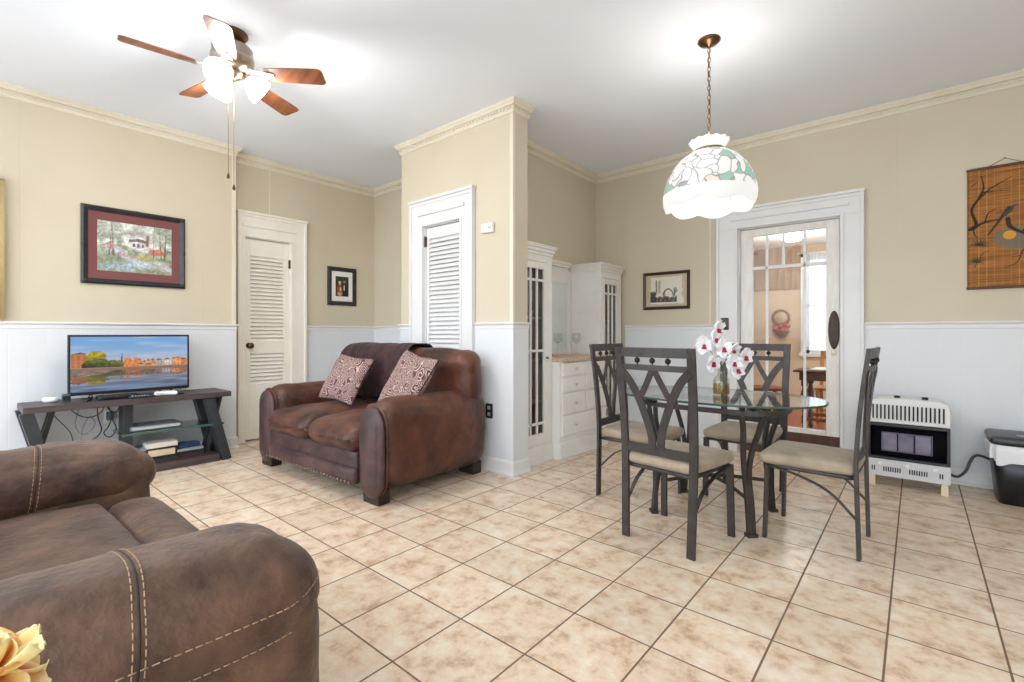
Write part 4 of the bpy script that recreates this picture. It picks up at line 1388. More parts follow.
def landscape(U, V):
    n = vnoise(U, V, 14, 10, 1)[..., None]
    C = np.ones(U.shape + (3,)) * np.array([214, 212, 204])
    C = blend(C, vnoise(U, V, 7, 6, 2) * (V > 0.5) * 0.8, [170, 178, 160])
    C = blend(C, (V < 0.50 + 0.06 * np.sin(U * 7)) * 0.9, [150, 158, 128])
    C = C * (0.78 + 0.4 * n)
    C = blend(C, (V < 0.34) * vnoise(U, V, 10, 12, 5) * 1.2, [136, 146, 110])
    d = np.abs(V - (0.42 - 0.42 * (U - 0.15) + 0.07 * np.sin(U * 9)))
    C = blend(C, np.clip(1.3 - d / 0.09, 0, 1) * (U > 0.1) * 0.85, [186, 198, 216])
    d2 = np.abs(V - (0.50 - 0.36 * U + 0.03 * np.sin(U * 14)))
    C = blend(C, np.clip(1 - d2 / 0.03, 0, 1) * (U > 0.25) * 0.8, [206, 142, 92])
    C = blend(C, (V < 0.2) * vnoise(U, V, 16, 16, 9) * (U < 0.5), [150, 178, 200])
    C = blend(C, (np.abs(U - 0.53) < 0.11) * (np.abs(V - 0.58) < 0.07) * 0.8, [212, 190, 196])
    C = blend(C, (np.abs(U - 0.53) < 0.13) * (np.abs(V - 0.68 + np.abs(U - 0.53) * 0.25) < 0.03) * 0.9, [104, 86, 96])
    C = blend(C, (np.abs(U - 0.655) < 0.02) * (np.abs(V - 0.68) < 0.11) * 0.9, [150, 70, 60])
    for i, x in enumerate((0.47, 0.53, 0.59)):
        C = blend(C, (np.abs(U - x) < 0.014) * (np.abs(V - 0.57) < 0.035) * 0.8, [70, 66, 86])
    for x, lean, w in ((0.16, 0.06, 0.012), (0.20, -0.03, 0.016), (0.84, -0.05, 0.014), (0.90, 0.04, 0.018), (0.74, 0.02, 0.008)):
        C = blend(C, (np.abs(U - x - lean * (V - 0.5)) < w * (1.2 - V)) * (V > 0.32) * 0.85, [104, 92, 80])
    C = blend(C, (((U - 0.17) / 0.17) ** 2 + ((V - 0.86) / 0.2) ** 2 < 0.7 + 0.5 * vnoise(U, V, 24, 20, 7)) * 0.45, [138, 146, 122])
    C = blend(C, (((U - 0.87) / 0.16) ** 2 + ((V - 0.84) / 0.2) ** 2 < 0.7 + 0.5 * vnoise(U, V, 24, 20, 17)) * 0.45, [128, 142, 116])
    C = blend(C, (((U - 0.78) / 0.13) ** 2 + ((V - 0.46) / 0.07) ** 2 < vnoise(U, V, 30, 24, 27) + 0.3) * 0.75, [198, 84, 66])
    C = blend(C, (((U - 0.17) / 0.05) ** 2 + ((V - 0.52) / 0.09) ** 2 < 1) * 0.7, [206, 120, 110])
    C = blend(C, (((U - 0.30) / 0.05) ** 2 + ((V - 0.37) / 0.06) ** 2 < 1) * 0.6, [170, 128, 150])
    C = blend(C, (((U - 0.62) / 0.1) ** 2 + ((V - 0.34) / 0.05) ** 2 < 1) * 0.5, [206, 196, 80])
    C = C * (0.86 + 0.28 * vnoise(U, V, 34, 46, 41)[..., None]) * (0.88 + 0.24 * vnoise(U, V, 70, 30, 43)[..., None])
    g_ = C.mean(axis=-1, keepdims=True)
    return C * 0.8 + g_ * 0.2 + 4

def couple(U, V):
    C = np.ones(U.shape + (3,)) * np.array([58, 56, 44]) * (0.7 + 0.6 * vnoise(U, V, 8, 9, 3)[..., None])
    def el(cx, cy, rx, ry, col):
        nonlocal C
        C = blend(C, np.clip(1.4 * (1.3 - (((U - cx) / rx) ** 2 + ((V - cy) / ry) ** 2)), 0, 1), col)
    el(0.68, 0.30, 0.20, 0.36, [34, 32, 32])
    el(0.66, 0.44, 0.05, 0.16, [222, 214, 206])
    el(0.68, 0.76, 0.085, 0.085, [176, 136, 112])
    el(0.68, 0.83, 0.09, 0.04, [64, 50, 42])
    el(0.33, 0.30, 0.22, 0.26, [158, 84, 46])
    el(0.33, 0.12, 0.20, 0.10, [196, 160, 140])
    el(0.38, 0.36, 0.07, 0.10, [224, 190, 150])
    el(0.33, 0.64, 0.09, 0.095, [196, 158, 134])
    el(0.33, 0.71, 0.11, 0.06, [206, 196, 186])
    return C

def sketch(U, V):
    C = np.ones(U.shape + (3,)) * np.array([196, 180, 152])
    edge = 0.035 * vnoise(U, V, 16, 16, 4)
    sheet = (U > 0.11 + edge) & (U < 0.86 + edge + 0.03 * (V < 0.3)) & (V > 0.08 + edge) & (V < 0.93 - edge)
    C = blend(C, sheet * 1.0, [224, 218, 202])
    h = vnoise(U, V, 60, 40, 6)
    def ink(m, k=0.8):
        nonlocal C
        C = blend(C, m * (0.35 + h) * k, [58, 54, 50])
    ink((V < 0.30 + 0.10 * vnoise(U, V * 0, 20, 1, 2) - 0.06 * U) & (V > 0.15) & sheet & (U < 0.76), 0.9)
    ink((np.abs(U - 0.19) < 0.07) & (V < 0.46 + 0.06 * h) & (V > 0.15), 0.9)
    ink((np.abs(U - 0.27) < 0.02) & (V > 0.40) & (V < 0.82), 0.7)
    ink((np.abs(U - 0.34) < 0.03) & (V > 0.42) & (V < 0.76) & (np.sin(U * 300) > 0), 0.6)
    ink((np.abs(U - 0.345) < 0.03) & (V > 0.72) & (V < 0.82) & (np.sin(U * 170) > 0), 0.8)
    ink((np.abs(((U - 0.55) / 0.12) ** 2 + ((V - 0.32) / 0.22) ** 2 - 1) < 0.2) & (V > 0.32), 0.8)
    ink((np.abs(U - 0.46) < 0.03) & (V < 0.46) & (V > 0.2), 0.6)
    ink((np.abs(U - 0.70) < 0.025) & (V < 0.52) & (V > 0.2), 0.6)
    ink((((U - 0.72) / 0.05) ** 2 + ((V - 0.5) / 0.08) ** 2 < 0.6 + 0.6 * h), 0.5)
    return C

M_frblack = mat('black_lacquer_frame', rgb(28, 27, 30), 0.3, c2=rgb(46, 44, 48), nscale=18)
framed('framed_landscape', 'large black ornate frame with maroon mat and landscape watercolour above the TV', (TVX, 1.082, 1.891), PI / 2, 0.732, 0.652, 0.045, 0.035,
       M_frblack, 0.075, mat('maroon_mat', rgb(122, 72, 72), 0.8), landscape, 120, True, window=(0.262, 0.212))
framed('framed_photo', 'small black frame with white mat and portrait of a couple beside a louvred door', (DX, 3.158, 1.728), PI / 2, 0.383, 0.468, 0.052, 0.025,
       M_frblack, 0.05, M_paper, couple, 60, window=(0.088, 0.122))
framed('framed_sketch', 'dark brown frame with a black ink sketch of a ruined tower on the back wall', (-2.056, BY, 1.61), 0, 0.515, 0.405, 0.032, 0.02,
       mat('brown_frame', rgb(64, 40, 28), 0.4), 0.001, mat('tan_mat', rgb(196, 180, 152), 0.8), sketch, 110, window=(0.23, 0.176))

# bamboo wall scroll
sc_ = thing('bamboo_scroll', 'orange bamboo wall hanging painted with birds on branches at the right edge', 'wall hanging', (0.492, BY, 1.93))
SW, SHh = 0.398, 0.888

def bamboo(U, V):
    C = np.ones(U.shape + (3,)) * np.array([160, 106, 54])
    C = C * (0.82 + 0.36 * vnoise(U, V, 4, 120, 3)[..., None])
    C = blend(C, (np.sin(V * 2 * PI * 62) > 0.82) * 0.45, [104, 60, 26])
    C = blend(C, (np.abs((U * 9.5) % 1 - 0.5) < 0.045) * 0.55, [214, 158, 96])
    C = blend(C, (U < 0.02) * 0.8, [110, 60, 24])
    K = [40, 30, 26]
    def stroke(pts, w0, w1, col=K, k=0.92):
        nonlocal C
        P = curve([(x, y, 0) for x, y in pts], 14)
        best = np.zeros(U.shape)
        for i, p in enumerate(P):
            w = w0 + (w1 - w0) * i / len(P)
            d = np.hypot((U - p.x) * SW, (V - p.y) * SHh) / SW
            best = np.maximum(best, np.clip((w - d) / 0.006 + 0.5, 0, 1))
        C = blend(C, best * k, col)
    # pond and sun
    C = blend(C, ((((U - 0.66) / 0.30) ** 2 + ((V - 0.40) / 0.085) ** 2) < 0.9 + 0.3 * vnoise(U, V, 10, 10, 8)) * 0.75, [112, 116, 112])
    C = blend(C, ((((U - 0.56) / 0.085) ** 2 + ((V - 0.425) / 0.035) ** 2) < 1) * 0.95, [226, 160, 52])
    # tree on the left
    stroke([(0.04, 0.50), (0.12, 0.54), (0.06, 0.66), (0.16, 0.76), (0.22, 0.84), (0.19, 0.94)], 0.030, 0.008)
    stroke([(0.14, 0.74), (0.30, 0.82), (0.44, 0.86), (0.58, 0.90)], 0.016, 0.005)
    stroke([(0.20, 0.80), (0.36, 0.80), (0.56, 0.79)], 0.012, 0.004)
    stroke([(0.06, 0.50), (0.22, 0.545), (0.40, 0.56)], 0.026, 0.01)
    stroke([(0.24, 0.55), (0.28, 0.62), (0.38, 0.65)], 0.012, 0.005)
    stroke([(0.08, 0.52), (0.10, 0.45), (0.16, 0.42)], 0.012, 0.004)
    stroke([(0.06, 0.86), (0.15, 0.90)], 0.008, 0.004)
    # birds
    stroke([(0.28, 0.44), (0.40, 0.53), (0.50, 0.61), (0.56, 0.645)], 0.012, 0.034, [48, 46, 50])
    stroke([(0.50, 0.60), (0.57, 0.625), (0.61, 0.66), (0.67, 0.665)], 0.034, 0.008, [66, 66, 70])
    stroke([(0.54, 0.555), (0.56, 0.50), (0.66, 0.455), (0.84, 0.405), (1.0, 0.40)], 0.036, 0.012, [52, 40, 34])
    stroke([(0.72, 0.44), (0.80, 0.50), (0.92, 0.53)], 0.014, 0.005)
    stroke([(0.94, 0.40), (0.74, 0.30), (0.66, 0.20), (0.50, 0.16)], 0.016, 0.006, [84, 48, 26])
    stroke([(0.80, 0.34), (0.88, 0.27), (0.86, 0.20)], 0.010, 0.004, [84, 48, 26])
    stroke([(0.70, 0.25), (0.58, 0.24)], 0.008, 0.004, [84, 48, 26])
    # leaves
    for i in range(9):
        a = -0.3 + i * 0.42
        stroke([(0.16, 0.36), (0.16 + 0.13 * math.cos(a), 0.36 + 0.05 * math.sin(a))], 0.014, 0.005, [52, 58, 36])
        stroke([(0.12, 0.22), (0.12 + 0.11 * math.cos(a), 0.22 + 0.045 * math.sin(a))], 0.012, 0.004, [52, 58, 36])
    stroke([(0.10, 0.18), (0.20, 0.28), (0.30, 0.31)], 0.008, 0.004, [60, 54, 34])
    # columns of brush writing
    rs = random.Random(5)
    for cx_ in (0.885, 0.815):
        for q in range(7 if cx_ > 0.85 else 9):
            y = 0.93 - q * 0.027
            for r_ in range(3):
                x0, y0_ = cx_ + rs.uniform(-0.018, 0.018), y + rs.uniform(-0.007, 0.007)
                stroke([(x0, y0_), (x0 + rs.uniform(-0.018, 0.018), y0_ + rs.uniform(-0.008, 0.008))], 0.006, 0.003)
    C = blend(C, ((np.abs(V - 0.07) < 0.004) | (np.abs(V - 0.955) < 0.003)) * 0.6, [96, 54, 24])
    return C
picture('painted_mat', SW, SHh, bamboo, attr_mat('bamboo_print', 0.7), sc_, 150, (0, -0.012, 0))
MB().bb(-SW / 2, SW / 2, -0.0115, -0.008, -SHh / 2, SHh / 2).build('backing', M_wood_red, sc_)
for s in (-1, 1):
    MB().rbox((0, -0.012, s * SHh / 2), (SW + 0.012, 0.018, 0.020), 0.007, 4).build('rod', M_wood_dark, sc_)
MB().tube([(-0.10, -0.012, SHh / 2), (0, -0.008, SHh / 2 + 0.055), (0.10, -0.012, SHh / 2)], 0.002, 6).build('hanging_cord', M_wood_red, sc_)
MB().sphere((0, -0.006, SHh / 2 + 0.056), 0.005, 5).build('nail', M_ball, sc_)

# ------------------------------------------------------------------ small fittings on the walls
t = thing('thermostat', 'small white wall sensor box right of the closet door', 'thermostat', (-2.75, CY, 2.032))
MB().rbox((0, -0.016, 0), (0.136, 0.032, 0.082), 0.008, 5).build('case', M_plate, t)
MB().bb(-0.045, -0.005, -0.0335, -0.030, -0.02, 0.02).build('cover_seam', M_plate, t, bevel=0.001)
MB().bb(0.02, 0.05, -0.0335, -0.030, -0.005, 0.005).build('indicator', M_sil, t, bevel=0.001)
t = thing('black_outlet', 'black wall outlet on the white panelling right of the loveseat', 'outlet', (-2.735, CY - 0.009, 0.50))
MB().rbox((0, -0.004, 0), (0.078, 0.009, 0.122), 0.003, 4).build('cover_plate', M_black, t)
for s in (-1, 1):
    MB().rbox((0, -0.009, s * 0.026), (0.032, 0.006, 0.030), 0.003, 4).build('socket', mat('grey_socket', rgb(170, 172, 176), 0.4) if s < 0 else bpy.data.materials['grey_socket'], t)
t = thing('white_wall_plate', 'white wall plate low on the recess wall behind the left of the loveseat', 'wall plate', (DX + 0.009, 3.165, 0.86), PI / 2)
MB().rbox((0, -0.004, 0), (0.12, 0.009, 0.12), 0.003, 4).build('cover_plate', M_plate, t)
MB().rbox((-0.025, -0.010, 0), (0.012, 0.010, 0.026), 0.003, 4).build('toggle', M_plate, t)
MB().rbox((0.025, -0.010, 0), (0.012, 0.010, 0.026), 0.003, 4).build('toggle', M_plate, t)
t = thing('light_switch', 'dark bronze light switch on the left of the glazed door casing', 'light switch', (-1.447, BY - 0.0305, 1.243))
MB().rbox((0, -0.004, 0), (0.075, 0.008, 0.118), 0.003, 4).build('cover_plate', mat('bronze_plate', rgb(74, 62, 52), 0.4, 0.6), t)
MB().rbox((0, -0.012, 0.004), (0.012, 0.016, 0.026), 0.003, 4).build('toggle', M_plate, t)

# ------------------------------------------------------------------ ceiling fan
fan = thing('ceiling_fan', 'five-blade ceiling fan with walnut blades and glowing light kit over the TV area', 'ceiling fan', (-3.27, 1.16, CEIL))
MB().lathe([(0.0001, 0.0), (0.085, 0.0), (0.088, -0.012), (0.07, -0.035), (0.05, -0.045), (0.0001, -0.045)], (0, 0, 0), 28).build('canopy', M_bronze, fan)
MB().lathe([(0.04, -0.04), (0.04, -0.075), (0.10, -0.085), (0.115, -0.10), (0.115, -0.15), (0.122, -0.155), (0.122, -0.175), (0.112, -0.205), (0.09, -0.235), (0.06, -0.245), (0.0001, -0.246)], (0, 0, 0), 32).build('motor_housing', M_nickel, fan)
BZF = -0.250
for k in range(5):
    az = math.radians(261 + 72 * k)
    A = Matrix.Rotation(az, 4, 'Z') @ Matrix.Translation((0, 0, BZF)) @ Matrix.Rotation(math.radians(-13), 4, 'X')
    bl = MB()
    out = []
    pts = [(0.20, 0.048), (0.26, 0.058), (0.42, 0.065), (0.525, 0.068), (0.548, 0.060), (0.556, 0.045)]
    out = pts + [(x, -y) for x, y in reversed(pts)]
    bl.prism(out, -0.003, 0.003, A)
    b_ = bl.build('blade', M_walnut, fan, bevel=0.001)
    ir = MB()
    ir.bar([tuple(A @ Vector(p)) for p in ((0.09, 0, 0.022), (0.14, 0, 0.014), (0.19, 0, -0.006), (0.25, 0, -0.006))], [0.05, 0.03, 0.06, 0.035], 0.005, tuple((A.to_3x3() @ Vector((0, 1, 0)))))
    ir.build('blade_bracket', M_nickel, fan, bevel=0.001)
MB().lathe([(0.05, -0.24), (0.062, -0.248), (0.062, -0.262), (0.045, -0.275), (0.02, -0.285), (0.012, -0.30), (0.0001, -0.302)], (0, 0, 0), 24).build('light_fitter', M_nickel, fan)
M_glow = emis('frosted_lamp_glass', (1.0, 0.97, 0.92, 1), FAN_GLOW)
for k in range(3):
    az = math.radians(-48 + 120 * k)
    A = Matrix.Translation((0, 0, -0.25)) @ Matrix.Rotation(az, 4, 'Z') @ Matrix.Translation((0.055, 0, 0)) @ Matrix.Rotation(math.radians(128), 4, 'Y')
    sk = MB().lathe([(0.018, 0.0), (0.022, 0.03), (0.024, 0.035)], (0, 0, 0), 14, None)
    for i_ in range(len(sk.v)):
        sk.v[i_] = A @ sk.v[i_]
    s_ = sk.build('lamp_holder', M_nickel, fan)
    sd = MB().lathe([(0.022, 0.03), (0.040, 0.045), (0.062, 0.075), (0.076, 0.11), (0.082, 0.135), (0.078, 0.135), (0.058, 0.075), (0.03, 0.05), (0.0001, 0.045)], (0, 0, 0), 22, None, cap=False)
    for i_ in range(len(sd.v)):
        sd.v[i_] = A @ sd.v[i_]
    sd.build('lamp_shade', M_glow, fan)
    fb = bpy.data.lights.new('fan_bulb', 'POINT'); fb.energy = FAN_W; fb.color = (1, 0.97, 0.93); fb.shadow_soft_size = 0.05
    fo = bpy.data.objects.new('fan_bulb', fb); COL.objects.link(fo)
    fo.location = Vector((-3.27, 1.16, CEIL)) + A @ Vector((0, 0, 0.12))
for (x, y, zb) in ((0.03, -0.035, 2.12), (0.05, -0.01, 2.05)):
    ch = MB()
    z0 = -0.29
    ch.tube([(x, y, z0), (x, y, zb - CEIL)], 0.0016, 6)
    L_ = z0 - (zb - CEIL)
    for q in range(int(L_ / 0.012)):
        ch.sphere((x, y, z0 - q * 0.012), 0.0024, 3)
    c_ = ch.build('pull_chain', M_brass, fan)
    MB().lathe([(0.002, 0.02), (0.005, 0.012), (0.009, -0.004), (0.009, -0.012), (0.004, -0.02), (0.0001, -0.02)], (x, y, zb - CEIL), 12).build('chain_fob', M_wood_dark, c_)

# ------------------------------------------------------------------ pendant lamp
PX, PYY = -1.016, 3.159
pn = thing('pendant_lamp', 'leaded white glass dome pendant lamp on a chain over the dining table', 'lamp', (PX, PYY, CEIL))
MB().lathe([(0.0001, 0.0), (0.068, 0.0), (0.07, -0.006), (0.055, -0.022), (0.02, -0.034), (0.008, -0.045), (0.0001, -0.046)], (0, 0, 0), 28).build('canopy', M_bronze, pn)
ch = MB()
zc = -0.05
k = 0
while zc > -0.64:
    pts = []
    for q in range(14):
        a = 2 * PI * q / 14
        u, w = 0.0085 * math.cos(a), 0.0185 * math.sin(a)
        pts.append((u if k % 2 == 0 else 0, 0 if k % 2 == 0 else u, zc - 0.0165 + w))
    ch.tube(pts, 0.0022, 5, closed=True)
    zc -= 0.030
    k += 1
ch.build('chain', M_bronze, pn)
MB().tube(curve([(0.004, 0.0, -0.04), (-0.008, 0.004, -0.2), (0.008, -0.004, -0.4), (0, 0, -0.71)], 8), 0.0022, 6).build('cord', M_brass, pn)

def shade_mat():
    m = bpy.data.materials.new('leaded_shade_glass')
    m.use_nodes = True
    nt = m.node_tree
    N, L = nt.nodes.new, nt.links.new
    p = nt.nodes['Principled BSDF']
    p.inputs['Roughness'].default_value = 0.3
    tc = N('ShaderNodeTexCoord')
    vo = N('ShaderNodeTexVoronoi'); vo.feature = 'DISTANCE_TO_EDGE'; vo.inputs['Scale'].default_value = 13.0
    vc = N('ShaderNodeTexVoronoi'); vc.inputs['Scale'].default_value = 13.0
    nz = N('ShaderNodeTexNoise'); nz.inputs['Scale'].default_value = 7.0; nz.inputs['Detail'].default_value = 1.0
    L(tc.outputs['Object'], nz.inputs['Vector'])
    nsc = N('ShaderNodeVectorMath'); nsc.operation = 'SCALE'; nsc.inputs['Scale'].default_value = 0.16
    L(nz.outputs['Color'], nsc.inputs[0])
    nad = N('ShaderNodeVectorMath'); nad.operation = 'ADD'
    L(tc.outputs['Object'], nad.inputs[0]); L(nsc.outputs[0], nad.inputs[1])
    L(nad.outputs[0], vo.inputs['Vector']); L(nad.outputs[0], vc.inputs['Vector'])
    ln = N('ShaderNodeMapRange'); ln.inputs['From Min'].default_value = 0.018; ln.inputs['From Max'].default_value = 0.055
    L(vo.outputs['Distance'], ln.inputs['Value'])
    se = N('ShaderNodeSeparateColor'); L(vc.outputs['Color'], se.inputs[0])
    rp = N('ShaderNodeValToRGB'); rp.color_ramp.interpolation = 'CONSTANT'
    e = rp.color_ramp.elements
    e[0].position = 0; e[0].color = (0.22, 0.50, 0.38, 1)
    e[1].position = 0.17; e[1].color = (1.0, 0.97, 0.92, 1)
    a = e.new(0.78); a.color = (1.0, 0.78, 0.62, 1)
    b = e.new(0.86); b.color = (1.0, 0.98, 0.95, 1)
    L(se.outputs[0], rp.inputs[0])
    sp = N('ShaderNodeSeparateXYZ'); L(tc.outputs['Object'], sp.inputs[0])
    # the leaded band: below the shoulder, above the plain lobes
    b1 = N('ShaderNodeMath'); b1.operation = 'GREATER_THAN'; b1.inputs[1].default_value = -0.985; L(sp.outputs[2], b1.inputs[0])
    mxl = N('ShaderNodeMix'); mxl.data_type = 'RGBA'; mxl.inputs['A'].default_value = (0.16, 0.15, 0.14, 1)
    L(ln.outputs[0], mxl.inputs['Factor']); L(rp.outputs[0], mxl.inputs['B'])
    mx = N('ShaderNodeMix'); mx.data_type = 'RGBA'; mx.inputs['A'].default_value = (1.0, 0.98, 0.94, 1)
    L(b1.outputs[0], mx.inputs['Factor']); L(mxl.outputs['Result'], mx.inputs['B'])
    p.inputs['Base Color'].default_value = (0.25, 0.25, 0.25, 1); L(mx.outputs['Result'], p.inputs['Emission Color'])
    p.inputs['Emission Strength'].default_value = PENDANT_GLOW
    return m
shp = [(0.085, -0.715), (0.122, -0.728), (0.176, -0.766), (0.222, -0.820), (0.255, -0.882), (0.275, -0.950), (0.281, -0.996), (0.276, -1.036), (0.262, -1.070)]
inn = [(r - 0.006, z) for r, z in reversed(shp)]
NS = len(shp)
def shmod(i, r, z, th):
    k = min(i, 2 * NS - 1 - i)
    f = max(0, (k - 4) / (NS - 5))
    c = abs(math.cos(3.5 * th + 0.3))
    return r * (1 + 0.035 * f * (c - 0.5)), z - 0.028 * f * f * (c - 0.4)
MB().lathe(shp + inn, (0, 0, 0), 84, mod=shmod, cap=False).build('glass_shade', shade_mat(), pn)
ruf = [(0.082, -0.705), (0.092, -0.690), (0.108, -0.668), (0.119, -0.650)]
ruf2 = [(r - 0.005, z) for r, z in reversed(ruf)]
def rufmod(i, r, z, th):
    k = min(i, 7 - i) / 3
    return r * (1 + 0.045 * k * abs(math.cos(7 * th))), z + 0.003 * k * math.cos(14 * th)
MB().lathe(ruf + ruf2, (0, 0, 0), 96, mod=rufmod, cap=False).build('ruffle_collar', emis('white_glass_collar', (1, 0.985, 0.95, 1), PENDANT_GLOW * 0.5), pn)
MB().lathe([(0.078, -0.702), (0.092, -0.704), (0.094, -0.716), (0.086, -0.722), (0.078, -0.718)], (0, 0, 0), 40, cap=False).build('brass_band', M_brass, pn)
MB().sphere((0, 0, -0.90), 0.035, 8).lathe([(0.014, -0.87), (0.014, -0.80), (0.022, -0.76), (0.022, -0.71)], (0, 0, 0), 14).build('bulb', emis('bulb_glow', (1, 0.9, 0.75, 1), 20), pn)
ld = bpy.data.lights.new('pendant_bulb', 'POINT'); ld.energy = PENDANT_W; ld.color = (1, 0.93, 0.82); ld.shadow_soft_size = 0.09
lo_ = bpy.data.objects.new('pendant_bulb', ld); COL.objects.link(lo_); lo_.location = (PX, PYY, CEIL - 1.02)
lu = bpy.data.lights.new('ceiling_fill', 'POINT'); lu.energy = 9.0; lu.color = (1, 0.96, 0.90); lu.shadow_soft_size = 0.08  # added fill light above the collar to brighten the ceiling, no bulb there
lv2 = bpy.data.objects.new('ceiling_fill', lu); COL.objects.link(lv2); lv2.location = (PX, PYY, CEIL - 0.60)

# ------------------------------------------------------------------ built-in china hutch on the alcove wall (faces +x)
M_inner = mat('brown_cabinet_interior', rgb(120, 100, 78), 0.7, c2=rgb(140, 118, 92), nscale=3)
M_hutch = mat('white_cabinet_paint', rgb(230, 226, 218), 0.42, c2=rgb(238, 235, 229), nscale=3)
M_gobl = glass('goblet_glass', tint=(0.95, 0.96, 0.95, 1), refl=0.06)

def tower(label, y0, y1, gy0, gy1, vms, ztop, gz1_):
    xb, xf = AX + 0.002, -2.545
    t = thing('display_cabinet', label, 'cabinet', ((xb + xf) / 2, (y0 + y1) / 2, 0), 0, 'glazed towers of the china hutch')
    o = Vector(t.location)
    def L(x0, x1, a0, a1, z0, z1, mb):
        return mb.bb(x0 - o.x, x1 - o.x, a0 - o.y, a1 - o.y, z0, z1)
    b = MB()
    L(xb, xf, y0, y0 + 0.02, 0.0, ztop - 0.09, b); L(xb, xf, y1 - 0.02, y1, 0.0, ztop - 0.09, b)
    L(xb, xf, y0 + 0.02, y1 - 0.02, ztop - 0.11, ztop - 0.09, b); L(xb, xf, y0 + 0.02, y1 - 0.02, 0.0, 0.17, b)
    # face frame
    L(xf - 0.02, xf, y0 + 0.02, gy0 - 0.055, 0.17, ztop - 0.11, b); L(xf - 0.02, xf, gy1 + 0.055, y1 - 0.02, 0.17, ztop - 0.11, b)
    L(xf - 0.02, xf, gy0 - 0.055, gy1 + 0.055, gz1_ + 0.065, ztop - 0.11, b)
    b.build('carcass', M_hutch, t, bevel=0.002)
    iv = MB()
    L(xb, xb + 0.012, y0 + 0.02, y1 - 0.02, 0.17, ztop - 0.11, iv)
    L(xb + 0.012, xf - 0.05, y0 + 0.02, y0 + 0.024, 0.17, ztop - 0.11, iv); L(xb + 0.012, xf - 0.05, y1 - 0.024, y1 - 0.02, 0.17, ztop - 0.11, iv)
    iv.build('lining', M_inner, t)
    for z in (0.52, 0.90, 1.28):
        s = MB(); L(xb + 0.012, xf - 0.06, y0 + 0.024, y1 - 0.024, z, z + 0.015, s)
        s.build('shelf', M_inner, t)
    c = MB()
    for k, (e, z0, z1) in enumerate(((0.008, ztop - 0.09, ztop - 0.06), (0.020, ztop - 0.06, ztop - 0.03), (0.034, ztop - 0.03, ztop - 0.012), (0.040, ztop - 0.012, ztop))):
        L(xb, xf + e, max(y0 - e, AY + 0.004), min(y1 + e, BY - 0.004), z0, z1, c)
    c.build('cornice', M_hutch, t, bevel=0.003)
    d = MB()
    L(xf - 0.018, xf + 0.006, gy0 - 0.05, gy0, 0.172, gz1_ + 0.06, d); L(xf - 0.018, xf + 0.006, gy1, gy1 + 0.05, 0.172, gz1_ + 0.06, d)
    L(xf - 0.018, xf + 0.006, gy0, gy1, 0.172, 0.262, d); L(xf - 0.018, xf + 0.006, gy0, gy1, gz1_, gz1_ + 0.06, d)
    for v in vms:
        L(xf - 0.014, xf + 0.003, v - 0.009, v + 0.009, 0.262, gz1_, d)
    for z in (0.352, 0.995, gz1_ - 0.10):
        L(xf - 0.014, xf + 0.003, gy0, gy1, z - 0.010, z + 0.010, d)
    dr_ = d.build('door', M_hutch, t, bevel=0.0015)
    gp = MB(); L(xf - 0.010, xf - 0.007, gy0, gy1, 0.262, gz1_, gp)
    gp.build('glass_panes', M_pane, dr_)
    kb = MB().lathe([(0.006, 0), (0.006, 0.012), (0.012, 0.018), (0.010, 0.026), (0.0001, 0.028)], (xf + 0.006 - o.x, gy1 + 0.026 - o.y, 0.93), 12, Matrix.Rotation(math.radians(90), 3, 'Y'))
    kb.build('knob', M_brass, dr_)
    bs = MB(); L(xf, xf + 0.012, y0, y1, 0.0, 0.16, bs); L(xf, xf + 0.022, y0, y1, 0.0, 0.02, bs)
    bs.build('plinth', M_hutch, t, bevel=0.002)
    return t
tower('tall white glazed china cabinet next to the closet corner', 3.147, 3.578, 3.165 + 0.03, 3.452, (3.262, 3.355), 1.932, 1.718)
tower('white glazed china cabinet in the room corner beside the ink sketch', 4.452, 4.918, 4.545, 4.805, (4.632, 4.718), 1.898, 1.678)
db_x0, db_x1, db_y0, db_y1 = AX + 0.002, -2.47, 3.584, 4.446
dbt = thing('drawer_base_cabinet', 'white base cabinet of seven drawers between the two glazed towers', 'cabinet', ((db_x0 + db_x1) / 2, (db_y0 + db_y1) / 2, 0))
o = dbt.location.copy()
b = MB().bb(db_x0 - o.x, db_x1 - o.x, db_y0 - o.y, db_y1 - o.y, 0.0, 0.888)
b.build('carcass', M_hutch, dbt, bevel=0.003)
MB().bb(db_x1 - o.x, db_x1 + 0.014 - o.x, db_y0 - o.y, db_y1 - o.y, 0, 0.15).bb(db_x1 - o.x, db_x1 + 0.024 - o.x, db_y0 - o.y, db_y1 - o.y, 0, 0.018).build('plinth', M_hutch, dbt, bevel=0.003)
rows = [(0.757, 0.878), (0.607, 0.743), (0.408, 0.593), (0.205, 0.394)]
for i, (z0, z1) in enumerate(rows):
    cols = [(3.625, 4.014), (4.030, 4.420)] if i < 3 else [(3.625, 4.420)]
    for a0, a1 in cols:
        d = MB().bb(db_x1 - 0.004 - o.x, db_x1 + 0.016 - o.x, a0 - o.y, a1 - o.y, z0, z1)
        d = d.build('drawer', M_hutch, dbt, bevel=0.004)
        ks = [(a0 + a1) / 2] if i < 3 else [3.82, 4.225]
        for ky in ks:
            MB().lathe([(0.006, 0), (0.005, 0.01), (0.013, 0.018), (0.014, 0.024), (0.008, 0.03), (0.0001, 0.031)], (db_x1 + 0.016 - o.x, ky - o.y, (z0 + z1) / 2), 14, Matrix.Rotation(math.radians(90), 3, 'Y')).build('knob', mat('glass_knob', rgb(200, 190, 176), 0.15, 0.3) if 'glass_knob' not in bpy.data.materials else bpy.data.materials['glass_knob'], d)
ctp = thing('countertop', 'tan speckled worktop on the white drawer cabinet', 'countertop', ((db_x0 + db_x1) / 2, (db_y0 + db_y1) / 2, 0.8885))
